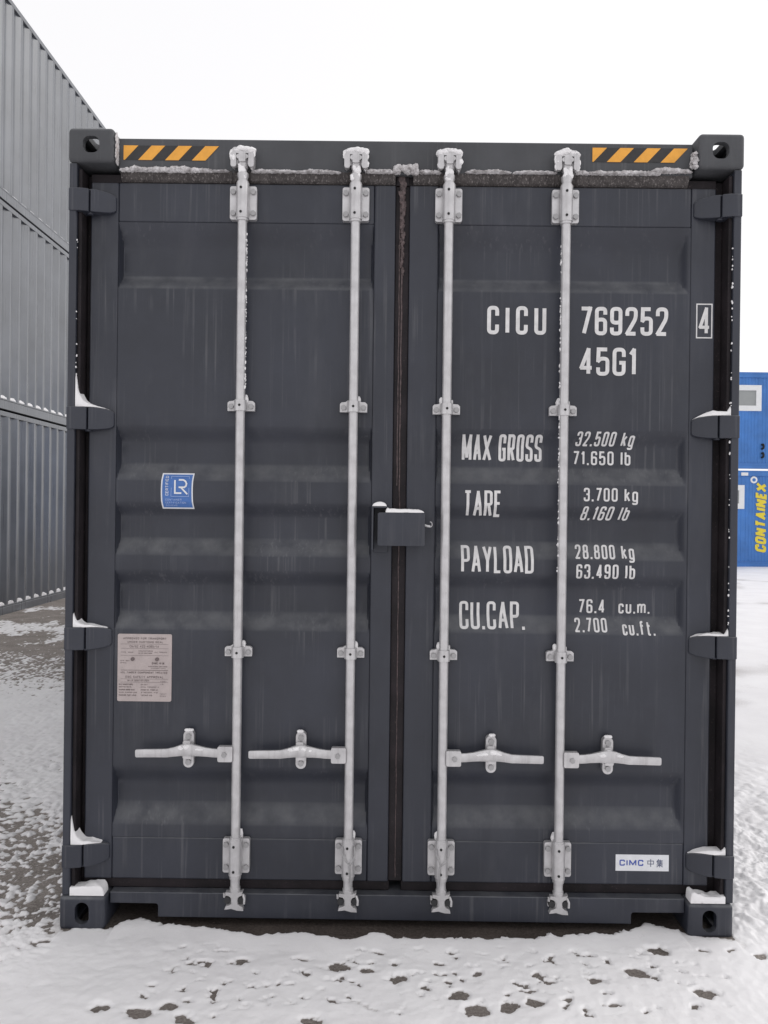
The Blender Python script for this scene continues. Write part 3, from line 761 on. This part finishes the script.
for x, s in BARS:
    def rod():
        m = MB(); zs = list(np.linspace(.195, 2.72, 12)); m.tube([(0, YR, z) for z in zs], RR, 22); return m
    b = shared('rod', rod, 'locking_bar', GALV, BOXC, (x, 0, 0), 0); bars.append(b)
    o = (0, 0, 0)
    shared('bt', lambda: mk(bearing, 2.649, .122, 0, 1), 'bearing_plate', [GALV, BOLT, BLACK], b, o)
    shared('bb', lambda: mk(bearing, .258, .126, 0, 0), 'bearing_plate', [GALV, BOLT, BLACK], b, o)
    for z in (1.903, 1.004): shared('gd', lambda: mk(guide), 'guide_bracket', [GALV, BOLT, BLACK], b, (0, 0, z+(.003 if s < 0 else -.001)))
    shared('ct', lambda: mk(cam_top), 'locking_cam', GALV, b, o, .003)
    shared('cb', lambda: mk(cam_bottom), 'locking_cam', [GALV, BOLT, BLACK, DARKSTEEL], b, o, .002)
    hz = .640 if s < 0 else .634
    shared(('hub', s), lambda: hub_mesh(s), 'handle_hub', [GALV, BOLT], b, (0, 0, hz))
    shared(('han', s), lambda: handle_mesh(s), 'handle', GALV, b, (0, 0, hz), 0)
    shared(('ret', s), retainer_mesh, 'handle_retainer', [GALV, BOLT], b, (s*.178, 0, hz+.008))
# wire seals hanging from two of the lower bearings
for i in (1, 2):
    m = MB(); q = 1 if i == 1 else -1
    m.tube([(-.020, .004, .305), (-.022, -.004, .285), (-.010, -.009, .262), (q*.006, -.010, .245), (q*.008, -.008, .20), (q*.012, -.006, .15)], .0022, 6)
    m.tube([(.022, .004, .31), (.026, -.004, .285), (.018, -.009, .26), (q*.008, -.010, .243), (q*.012, -.008, .19), (q*.010, -.006, .15)], .0022, 6)
    m.build('wire_seal', BOLT, bars[i])

# ---- padlock box over the seam
m = MB()
m.prism(rrect(-.086, .083, 1.4035, 1.5225, .008), 1, -.034, .044)
lb = m.build('lock_box', ANTH, BOXC, bevel=.006, seg=3)
m = MB(); m.box(-.1075, -.1015, -.036, .0545, 1.387, 1.545); m.box(-.101, -.050, .0445, .0545, 1.375, 1.545); m.box(-.101, -.052, -.034, .044, 1.5385, 1.545); m.build('lock_box_bracket', ANTH, lb, bevel=.002)
m = MB(); m.tube([(.083, -.005, 1.478), (.094, -.006, 1.475), (.104, -.006, 1.474)], .0045, 8)
m.tube([(.1045+.006*math.cos(a), -.006, 1.481+.009*math.sin(a)) for a in np.linspace(-1.6, 1.9, 9)], .0016, 6); m.build('seal_pin', GALV, lb)

# ---- lettering and plates
D1, D0 = doors[1], doors[-1]
def lines(name, parent, items, mats, t=.13, **kw):
    for it in items:
        k = dict(t=t); k.update(kw)
        if len(it) > 5: k.update(it[5])
        m = MB(); put_text(m, *it[:5], panel_y, **k); m.build(name, mats, parent, smooth=False, fix=False)
lines('serial_number', D1, [('CICU', .308, .526, 2.184, 2.289, dict(gap=.23)), ('769252', .649, .975, 2.185, 2.290, dict(gap=.10)),
       ('45G1', .650, .862, 2.036, 2.140, dict(gap=.10)), ('4', 1.086, 1.129, 2.190, 2.293, dict(t=.115))], WHITE, t=.135)
m = MB()
for a, b_, c, d_ in ((1.077, 1.0815, 2.177, 2.305), (1.1325, 1.137, 2.177, 2.305), (1.0815, 1.1325, 2.3005, 2.305), (1.0815, 1.1325, 2.177, 2.1815)):
    m.add([(a, YF-.001, c), (b_, YF-.001, c), (b_, YF-.001, d_), (a, YF-.001, d_)], [(0, 1, 2, 3)])
m.build('check_digit_frame', WHITE, D1, smooth=False, fix=False)
lines('weight_marking', D1, [
    ('MAX GROSS', 0.224, 0.522, 1.718, 1.817, dict(t=.104, gap=.10)), ('32.500 kg', 0.645, 0.865, 1.778, 1.830, dict(italic=.09)), ('71.650 lb', 0.639, 0.854, 1.708, 1.760),
    ('TARE', 0.230, 0.370, 1.510, 1.608, dict(t=.104, gap=.08)), ('3.700 kg', 0.672, 0.872, 1.572, 1.622), ('8.160 lb', 0.665, 0.850, 1.502, 1.554, dict(italic=.16)),
    ('PAYLOAD', 0.223, 0.491, 1.303, 1.404, dict(t=.104, gap=.08)), ('28.800 kg', 0.645, 0.867, 1.359, 1.411, dict(italic=.06)), ('63.490 lb', 0.648, 0.865, 1.286, 1.340),
    ('CU.CAP.', 0.221, 0.463, 1.094, 1.195, dict(t=.104, gap=.10)), ('76.4', 0.666, 0.765, 1.155, 1.207), ('cu.m.', 0.816, 0.932, 1.155, 1.204),
    ('2.700', 0.648, 0.769, 1.088, 1.138, dict(italic=.03)), ('cu.ft.', 0.824, 0.944, 1.079, 1.129)], WHITE, t=.135)
# certification sticker
m = MB()
def grid_rect(m, x0, x1, z0, z1, mi, lift, n=10, skew=0):
    vs = []
    for j in range(n+1):
        for i in range(n+1):
            z = z0+(z1-z0)*j/n; bow = .0032*math.sin(math.pi*j/n)*(-1 if i < n/2 else -1)
            x = x0+(x1-x0)*i/n+bow*skew; vs.append((x, panel_y(x, z)-lift, z))
    m.add(vs, [(j*(n+1)+i, j*(n+1)+i+1, (j+1)*(n+1)+i+1, (j+1)*(n+1)+i) for j in range(n) for i in range(n)], mi)
grid_rect(m, -.886, -.768, 1.527, 1.659, 0, .0016, 24, 1); grid_rect(m, -.881, -.773, 1.532, 1.654, 1, .0024, 24, 1)
for a, b_, c, d_ in ((-.846, -.782, 1.646, 1.6475), (-.846, -.782, 1.572, 1.5735), (-.8475, -.846, 1.572, 1.6475), (-.782, -.7805, 1.572, 1.6475)): flat_poly(m, [(a-.004, c), (b_-.004, c), (b_-.004, d_), (a-.004, d_)], panel_y, 2, .006)
put_text(m, 'L', -.840, -.810, 1.582, 1.636, panel_y, 0, t=.11, lift=.0034)
def logo_r(pts, x0, x1, z0, z1):
    P = [Vector((x0+a*(x1-x0), z0+b*(z1-z0))) for a, b in pts]
    for i in range(len(P)-1):
        d = (P[i+1]-P[i]).normalized(); n_ = Vector((-d.y, d.x))*.003; e = d*.0012
        flat_poly(m, [(P[i]-n_-e)[:], (P[i+1]-n_+e)[:], (P[i+1]+n_+e)[:], (P[i]+n_-e)[:]], panel_y, 0, .0034+.00015*i)
logo_r([(0, 1), (.55, 1), (.85, .9), (1, .72), (.92, .55), (.7, .45), (.0, .45)], -.822, -.794, 1.584, 1.634); logo_r([(.25, .45), (1, 0)], -.822, -.792, 1.582, 1.634)
put_text(m, 'CERTIFIED', -.872, -.861, 1.576, 1.648, panel_y, 0, t=.13, lift=.0034, rot=True)
put_text(m, 'CONTAINER', -.872, -.812, 1.557, 1.564, panel_y, 2, t=.15, lift=.0034); put_text(m, 'CERTIFICATION', -.872, -.796, 1.546, 1.553, panel_y, 2, t=.15, lift=.0034)
put_text(m, 'SCHEME', -.872, -.828, 1.537, 1.5425, panel_y, 2, t=.15, lift=.0034)
LIGHTB = simple('pale_blue_film', (.36, .46, .72), .4, 0, .05, 40, 0)
o = m.build('certification_sticker', [STICKW, STICKB, LIGHTB], D0, smooth=False, fix=False); o['label'] = 'blue sticker with white border'
# approval plate
m = MB(); yp = panel_y(-.94, .94)
m.prism(rrect(-1.042, -.842, .814, 1.063, .006), 1, yp-.0025, yp-.0004, 0)
yfl = lambda x, z: yp-.0025
for s_, x0, x1, z0, z1, t in (
   ('APPROVED FOR TRANSPORT', -1.022, -.862, 1.043, 1.050, .17), ('UNDER CUSTOMS SEAL', -1.006, -.874, 1.030, 1.0365, .17), ('CN/GZ 422-4065/14', -.998, -.890, 1.013, 1.021, .13),
   ('TYPE  40HC', -1.030, -.985, .993, .997, .18), ('MANUFACTURERS', -.965, -.912, .998, 1.002, .18), ('NO. OF CONTAINER', -.965, -.915, .990, .994, .18), ('CIC 769252', -.905, -.860, .994, .998, .18),
   ('DATE  2014', -1.032, -.998, .962, .966, .18), ('SERIAL', -1.032, -1.008, .954, .958, .18), ('CIMC \u4e2d\u96c6', -.915, -.868, .951, .959, .24), ('MADE IN CHINA CONTAINERS', -.928, -.858, .941, .945, .18), ('INTERMODAL WORKS', -.918, -.865, .935, .938, .18),
   ('IICL TIMBER COMPONENT TREATED', -1.030, -.858, .917, .924, .16), ('CSC SAFETY APPROVAL', -1.012, -.872, .900, .908, .16), ('GB-LR 39187-07/2014', -1.005, -.925, .888, .894, .15),
   ('DATE MANUFACTURED', -1.036, -.985, .874, .879, .17), ('IDENTIFICATION NO.', -1.036, -.990, .865, .869, .17), ('MAXIMUM GROSS MASS', -1.036, -.978, .854, .859, .2), ('ALLOW. STACKING LOAD', -1.036, -.970, .845, .849, .2), ('RACKING TEST LOAD', -1.036, -.972, .834, .839, .2),
   ('08/2014', -.955, -.93, .874, .878, .17), ('CICU 769252 4', -.955, -.888, .865, .869, .17), ('32500 KG  71650 LB', -.955, -.893, .854, .859, .2), ('216000 KG', -.955, -.893, .845, .849, .2), ('15240 KG', -.955, -.913, .834, .839, .2),
   ('TEST', -.884, -.860, .886, .890, .17), ('LB', -.884, -.872, .876, .880, .17), ('NEXT', -.884, -.860, .840, .844, .17), ('EXAM', -.884, -.862, .832, .836, .17)):
    put_text(m, s_, x0, x1, z0, z1, yfl, 1, t=t, lift=.0006)
for z in (1.009, 1.025, .983, .928, .929, .896, .884): m.add([(-1.03, yp-.0029, z), (-.855, yp-.0029, z), (-.855, yp-.0029, z+.0009), (-1.03, yp-.0029, z+.0009)], [(0, 1, 2, 3)], 1)
for x in (-.986, -.896): m.tube([(x, yp-.006, .970), (x, yp-.002, .970)], .007, 14, 1)
o = m.build('approval_plate', [PLATE, INK], D0, smooth=False, fix=False)
# rivet heads and seam plate shadow gap are part of the plate; maker's plate on the other leaf
m = MB(); yq = panel_y(.9, .24)
m.box(.806, 1.002, yq-.003, yq-.0006, .210, .270, 0)
yfl2 = lambda x, z: yq-.003
put_text(m, 'CIMC', .820, .908, .229, .2515, yfl2, 1, t=.2, gap=.12, lift=.0006); put_text(m, '\u4e2d\u96c6', .921, .982, .226, .2545, yfl2, 2, t=.14, gap=.16, lift=.0006)
GREYB = simple('logo_grey_blue', (.10, .12, .20), .45, 0, .08, 40, 0)
m.build('maker_plate', [STICKW, LOGOB, GREYB], D1, smooth=False, fix=False)

# ================================================================== snow lying on the container
def ledge_snow(name, x0, x1, y0, y1, zb, hfun, n=40, k=10, seed=0, rough=.004, mat=SNOW, tilt=None, yfront=None, free=False):
    """a cushion of snow on a ledge; hfun(u) is its thickness along x"""
    m = MB(); vs = []
    for i in range(n+1):
        u = i/n; x = x0+(x1-x0)*u
        for j in range(k+1):
            ya = y0 if yfront is None else yfront(x)
            v = j/k; y = ya+(y1-ya)*v
            endr = max(0, min(1, (min(u, 1-u) if free else 1-u)*n/2.5)); front = min(1, (v*k)/2.2)
            e = math.sqrt(max(0, 1-(1-min(endr, 1))**2))*math.sqrt(max(0, 1-(1-front)**2))
            h = hfun(u)*(.25+.75*e)+rough*mnoise.noise(Vector((x*38+seed, y*38, seed)))*e+rough*.3*mnoise.noise(Vector((x*80+seed, y*80, seed)))*e
            yy = y-.004*e*(1 if v < .5 else 0)+(.003*mnoise.noise(Vector((x*60, seed, 2))) if j == 0 else 0)
            zb_ = zb if tilt is None else zb+tilt(u)
            vs.append((x, yy, zb_+max(h, .0006)))
    q = k+1
    fs = [(i*q+j, (i+1)*q+j, (i+1)*q+j+1, i*q+j+1) for i in range(n) for j in range(k)]
    o = len(vs)
    for i in range(n+1):
        x = x0+(x1-x0)*i/n; zb_ = zb if tilt is None else zb+tilt(i/n); ya = y0 if yfront is None else yfront(x); vs += [(x, ya, zb_+.0003), (x, y1, zb_+.0003)]
    for i in range(n):
        a = o+2*i; fs += [(a, a+2, (i+1)*q, i*q), (a+3, a+1, i*q+k, (i+1)*q+k), (a+1, a+3, a+2, a)]
    fs += [tuple([o, *[j for j in range(k+1)], o+1]), tuple([o+2*n+1, *[n*q+j for j in reversed(range(k+1))], o+2*n])]
    m.add(vs, fs); return m.build(name, mat, None, angle=75)
def hinge_front(x): return interp(abs(x), [1.062, 1.070, 1.086, 1.108, 1.126, 1.15], [.051, .046, .036, .024, .014, .006])
def hinge_drop(x): return interp(abs(x), [1.062, 1.070, 1.086, 1.108, 1.126], [.024, .031, .0365, .0395, .041])-.041
GRP = 'snow caps lying on the dark container'
def wedge(s, z, tall, label, seed, base=.014, reach=.13):
    """snow heaped in the corner between post and hinge, thinning towards the hinge tip"""
    x0, x1 = s*1.1895, s*(1.1895-reach)
    def h(u): return base*(1-u)**1.1+tall*math.exp(-u*9)*(1+.2*mnoise.noise(Vector((u*14, seed, 0))))+.0015
    o = ledge_snow('snow_cap', x0, x1, .006, .056, z+.0415, h, 60, 12, seed, .006, tilt=lambda u: hinge_drop(x0+(x1-x0)*u), yfront=hinge_front)
    return tag(o, label, 'snow', GRP)
wedge(-1, 1.853, .095, 'tall white snow wedge on the second hinge from the top, grey stack side', 1.3, .017, .112)
wedge(-1, 1.051, .042, 'white snow wedge on the second hinge from the bottom, just above the metal plate', 2.7, .009, .112)
wedge(-1, .260, .085, 'tall white snow wedge on the lowest hinge, grey stack side', 4.1, .018, .100)
def cap(s, z, hs, label, seed):
    o = ledge_snow('snow_cap', s*1.1895, s*1.068, .008, .054, z+.0415, lambda u: interp(u, *hs), 40, 10, seed, .003, tilt=lambda u: hinge_drop(1.1895-.1215*u), yfront=hinge_front); return tag(o, label, 'snow', GRP)
cap(1, 1.847, ([0, .1, .25, .5, .75, 1], [.034, .014, .016, .018, .010, .002]), 'smooth snow cap on the second hinge from the top, blue cabin side', 5.5)
cap(1, 1.046, ([0, .1, .3, .6, 1], [.026, .007, .008, .006, .001]), 'thin snow cap on the second hinge from the bottom, blue cabin side', 6.5)
cap(1, .251, ([0, .1, .3, .6, 1], [.026, .012, .014, .010, .001]), 'low snow cap on the lowest hinge, above the blue lettered maker plate side', 7.5)
o = ledge_snow('snow_cap', -1.1895, -1.066, .002, .052, .1182, lambda u: interp(u, [0, .15, .4, .7, .9, 1], [.030, .029, .031, .037, .034, .022]), 60, 16, 8.5, .005)
tag(o, 'thick snow cushion on the bottom corner casting, grey stack side', 'snow', GRP)
o = ledge_snow('snow_cap', 1.1895, 1.064, .002, .052, .1182, lambda u: interp(u, [0, .15, .4, .7, .9, 1], [.024, .022, .021, .030, .038, .028]), 60, 16, 9.5, .007)
tag(o, 'lumpy snow cushion on the bottom corner casting, blue cabin side', 'snow', GRP)
o = ledge_snow('snow_cap', -.058, .080, -.033, .042, 1.5228, lambda u: interp(u, [0, .1, .5, .85, 1], [.022, .014, .013, .012, .005]), 40, 12, 3.3, .0015, free=True)
tag(o, 'smooth snow cap on the padlock box in the middle of the doors', 'snow', GRP)
o = ledge_snow('snow_cap', -.106, -.054, -.034, .043, 1.5452, lambda u: .004+.012*math.sin(math.pi*u)**.7, 24, 10, 3.9, .001, free=True)
tag(o, 'small rounded snow cap on the bracket at the end of the padlock box', 'snow', GRP)

# crust: frost and crumbs that cling along edges, nobody could count them
m = MB(); rs = random.Random(2)
def ridge(x0, x1, z, hmax, seed, step=.0045, gaps=.2):
    x = x0
    while x < x1:
        u = (x-x0)/(x1-x0); k = .55+.75*mnoise.noise(Vector((x*14, seed, 0)))+.3*mnoise.noise(Vector((x*50, seed, 0)))
        k *= min(1, u*9+.3, (1-u)*9+.3)
        if k > gaps: m.blob((x, .036-rs.uniform(0, .005), z+hmax*k*.38), (.0085+rs.random()*.004, .007+.008*k, hmax*(.12+.40*k)), rs.random()*50, .45, 2)
        x += step*rs.uniform(.7, 1.4)
ridge(-1.035, -.705, 2.762, .026, 1.1); ridge(-.705, -.655, 2.762, .008, 1.2); ridge(-.555, -.245, 2.762, .017, 1.9); ridge(-.140, -.045, 2.764, .018, 2.2)
ridge(.225, .545, 2.768, .015, 3.0); ridge(.625, .93, 2.768, .021, 4.0); ridge(.055, .125, 2.765, .020, 4.5); ridge(.9, 1.04, 2.777, .024, 4.9, .004, .05)
for i in range(26): m.blob((rs.uniform(-.045, .045), 0.036, 2.767+rs.random()*.022), (.012, .018, .011), rs.random()*40, .4, 2)
for i in range(90):   # rime on the inner flank of the other top casting
    m.blob((-1.0525, rs.uniform(.008, .04), rs.uniform(2.786, 2.888)), (.0022, .007, .008), rs.random()*40, .4, 2)
for i in range(34):
    z = rs.uniform(2.785, 2.845); m.blob((1.0535-rs.random()*.008, rs.uniform(.004, .038), z), (.007+.003*rs.random(), .007, .006), rs.random()*40, .5, 2)
m.build('frost_crust', FROST, None); fc = bpy.data.objects['frost_crust']; kind(fc, 'stuff'); fc['label'] = 'dirty frost crust along the door header'; fc['category'] = 'frost'
m = MB()
for i, (x, s) in enumerate(BARS):
    for k in range(6):
        a = -1+.4*k; m.blob((x+a*.030, YR-.010+rs.random()*.012, 2.836-abs(a)*.008+rs.random()*.004), (.018, .019, .012), rs.random()*90, .22, 3)
    for k in range(7):
        q = 1 if k % 2 else -1; m.blob((x+q*rs.uniform(.030, .040), YR-.016+rs.random()*.008, rs.uniform(2.778, 2.830)), (.0085, .006, .013), rs.random()*90, .3, 3)
    for k in range(5): m.blob((x+rs.uniform(-.012, .012), YR-.012, rs.uniform(2.735, 2.775)), (.010, .007, .013), rs.random()*90, .4, 2)
    for z in (1.926, 1.027): 
        q = 1 if s < 0 else -1
        m.blob((x+q*.017, YR+.020, z+.006), (.010, .012, .016), i+z, .25, 2)
    q = 1 if s < 0 else -1
    m.blob((x+q*.012, YR+.022, .335), (.014, .012, .020), i, .25, 2)
    hz = (.640 if s < 0 else .634)
    for k in range(12):
        u = rs.uniform(.125, .222); bulge = 1-abs(u-.178)/.055
        m.blob((x+s*u, .000+rs.random()*.012, hz+.010+.012*bulge+rs.random()*.003), (.013, .011, .005+.005*bulge), rs.random()*60, .25, 2)
    for k in range(3): m.blob((x+s*.178+rs.uniform(-.01, .01), .036, hz+.076), (.009, .008, .006), k+i, .2, 2)
def crumbs(xf, z0, z1, n, y0, y1, r=.0028):
    for k in range(n):
        z = rs.uniform(z0, z1); q = r*rs.uniform(.5, 1.6); m.blob((xf(z), rs.uniform(y0, y1), z), (q, q, q*rs.uniform(.8, 1.9)), rs.random()*60, .35, 1)
crumbs(lambda z: BARS[0][0]+RR*.96, 1.95, 2.55, 70, .014, .026); crumbs(lambda z: BARS[3][0]-RR*.96, 1.3, 2.5, 110, .014, .026)
crumbs(lambda z: -1.1885, 2.0, 2.5, 10, .004, .012, .0024); crumbs(lambda z: 1.1885, 1.75, 2.5, 34, .004, .012, .0026); crumbs(lambda z: 1.1885, 1.1, 1.3, 8, .004, .012, .0024); crumbs(lambda z: 1.1885, 1.3, 1.8, 8, .004, .012, .002)
for k in range(40): m.blob((rs.uniform(-1.1, -1.15) if k % 2 else rs.uniform(-.98, -.96), .004, 2.7), (.001, .001, .001), 0, 0, 1) if False else None
# snow caught inside the top castings, and on the rails of the grey stack
m.blob((-1.146, .050, 2.803), (.036, .038, .017), 3, .2, 3)
SX = -5.40
def rail_snow(zr, y0, y1, amp):
    y = y0
    while y < y1:
        for t in np.linspace(0, 1, 6):
            yy = y+.10+.15*t+rs.uniform(-.01, .01); m.blob((SX-.024, yy, zr-.028), (.015, .034, amp*(.5+.6*math.sin(math.pi*(.1+.8*t)))), rs.random()*60, .3, 2)
        y += .278
rail_snow(.162, .863, 12.6, .045); rail_snow(.162+2.896, .863, 12.6, .04); rail_snow(.162+5.792, .863, 12.6, .012)
o = m.build('clinging_snow', SNOW, None); kind(o, 'stuff'); o['label'] = 'snow clinging to cams, bars, post edges and rails'; o['category'] = 'snow'

# ================================================================== the grey stack
SLAB = ['grey corrugated container at the bottom of a stack of three, standing on the snowy gravel',
        'grey corrugated container in the middle of a stack of three, between two like it',
        'grey corrugated container on top of a stack of three, against the white sky']
def grey_container(k):
    z0 = k*HT; t = thing('corrugated_container', SLAB[k], 'shipping container', (SX-W2, .70, z0-.03), 'grey containers stacked three high')
    return t
t0 = grey_container(0)
def gbuild(t):
    for sx in (1, -1):
        m = MB(); side_panel(m, sx*(W2-.004), -sx, .163, LEN-.163, .162, HT-.085); m.build('side_wall', GREY, t, fix=False)
        m = MB(); m.box(*sorted((sx*W2, sx*(W2-.06))), .179, LEN-.179, .012, .135); m.box(*sorted((sx*(W2-.002), sx*(W2-.058))), .179, LEN-.179, .137, .162); m.build('bottom_rail', GREY, t, bevel=.006)
        m = MB(); m.box(*sorted((sx*(W2-.001), sx*(W2-.06))), .179, LEN-.179, HT-.085, HT-.016); m.build('top_rail', GREY, t, bevel=.005)
        for y in (0, LEN-.163):
            m = MB(); m.box(*sorted((sx*(W2-.003), sx*(W2-.12))), y+.003, y+.160, .119, HT-.119); m.build('corner_post', GREY, t, bevel=.006)
            for z in (0, HT-.118):
                m = MB()
                m.prism(rrect(y, y+.178, z, z+.118, .012), 0, *sorted((sx*W2, sx*(W2-.03))), holes=[rrect(y+.05, y+.13, z+.035, z+.083, .023)])
                m.box(*sorted((sx*(W2-.031), sx*(W2-.162))), y+.002, y+.176, z+.002, z+.116); m.build('corner_casting', GREY, t, bevel=.004)
    m = MB(); m.box(-W2+.061, W2-.061, .01, LEN-.01, HT-.06, HT-.03); m.build('roof', GREY, t)
    m = MB(); m.box(-W2+.061, W2-.061, .05, LEN-.05, .09, .15); m.build('floor', DARKSTEEL, t)
    for y in (.03, LEN-.05):
        m = MB(); m.box(-W2+.121, W2-.121, y, y+.02, .15, HT-.06); m.build('end_wall', GREY, t)
gbuild(t0)
def copy_tree(src, dst):
    for ch in [o for o in bpy.data.objects if o.parent == src]:
        c = ch.copy(); COL.objects.link(c); c.parent = dst
for k in (1, 2): copy_tree(t0, grey_container(k))

# ================================================================== blue cabins
CL = ['blue site cabin with yellow vertical lettering, standing on the snow under another cabin', 'blue site cabin with a white-framed window, on top of the cabin with yellow lettering']
CX0, CX1, CY0, CY1 = 6.2, 12.25, 20.3, 22.74
for k in range(2):
    z0 = k*2.853; H = 2.80
    t = thing('site_cabin', CL[k], 'site cabin', (0, 0, z0), 'blue site cabins stacked two high')
    win = (9.72, 10.79, 4.526-2.853, 5.275-2.853) if k else (9.26, 10.33, 1.683, 2.376)
    m = MB()   # front cladding with fine ribs, open behind the window
    def ribs(xa, xb, za, zb):
        x = xa; pts = []
        while x < xb:
            for dx, d in ((0, 0), (.045, 0), (.055, .008), (.085, .008)):
                if x+dx < xb: pts.append((x+dx, CY0+.03+d))
            x += .095
        pts.append((xb, CY0+.03)); n = len(pts)
        m.add([(a, b, za) for a, b in pts]+[(a, b, zb) for a, b in pts], [(i, i+1, n+i+1, n+i) for i in range(n-1)])
    ribs(CX0+.15, win[0]+.04, .16, H-.16); ribs(win[1]-.04, CX1-.15, .16, H-.16); ribs(win[0]+.04, win[1]-.04, .16, win[2]+.04); ribs(win[0]+.04, win[1]-.04, win[3]-.04, H-.16)
    m.box(CX0+.02, CX1-.02, CY0+.09, CY1-.02, .15, H-.1); m.build('wall', BLUE, t, fix=True)
    for za, zb, nm in ((.0, .16, 'bottom_rail'), (H-.16, H-.004, 'top_rail')):
        m = MB(); m.box(CX0+.151, CX1-.151, CY0+.005, CY0+.09, za, zb); m.box(CX0+.151, CX1-.151, CY0-.004, CY0+.004, zb-.03 if k == 0 else za+.10, zb-.008 if k == 0 else za+.125); m.build(nm, BLUE, t, bevel=.006)
    for xa in (CX0, CX1-.15):
        m = MB(); m.box(xa, xa+.15, CY0, CY0+.15, 0, 2.851); m.build('corner_post', BLUE, t, bevel=.01)
    m = MB(); x0, x1, za, zb = win; f = .155
    m.prism([(x0, za), (x1, za), (x1, zb), (x0, zb)], 1, CY0+.008, CY0+.075, 0, holes=[[(x0+f, za+f), (x1-f, za+f), (x1-f, zb-f), (x0+f, zb-f)]])
    wn = m.build('window', WINW, t, bevel=.006)
    m = MB(); m.box(x0+f-.003, x1-f+.003, CY0+.04, CY0+.06, za+f-.003, zb-f+.003); m.build('pane', PANE, wn)
    if k == 0:
        m = MB(); put_text(m, 'CONTAINEX', 10.655, 10.975, .412, 2.46, lambda x, z: CY0+.02, 0, t=.25, gap=.05, italic=.2, rot=True); o = m.build('lettering', YELLOW, t, smooth=False, fix=False); o['label'] = 'yellow vertical lettering'
        m = MB(); m.tube([(10.60, CY0+.028, 2.53), (10.60, CY0+.014, 2.53)], .10, 24, 0); m.tube([(10.60, CY0+.0135, 2.53), (10.60, CY0+.010, 2.53)], .05, 20, 1); m.build('round_emblem', [WINW, BLUE], t)
        m = MB(); m.box(10.22, 10.42, CY0-.0095, CY0-.0045, H-.15, H-.06); m.build('rating_label', WINW, t)
    else:
        for zz in (.33, .58):
            m = MB(); m.tube([(10.83, CY0+.03, zz), (10.83, CY0-.05, zz+.01), (10.83, CY0-.07, zz+.07), (10.83, CY0-.04, zz+.12), (10.83, CY0+.03, zz+.12)], .03, 10); m.build('cable_socket', BLACK, t)
    m = MB(); m.box(CX0+.05, CX1-.05, CY0+.05, CY1-.05, H-.09, H-.03); m.build('roof', BLUE, t)
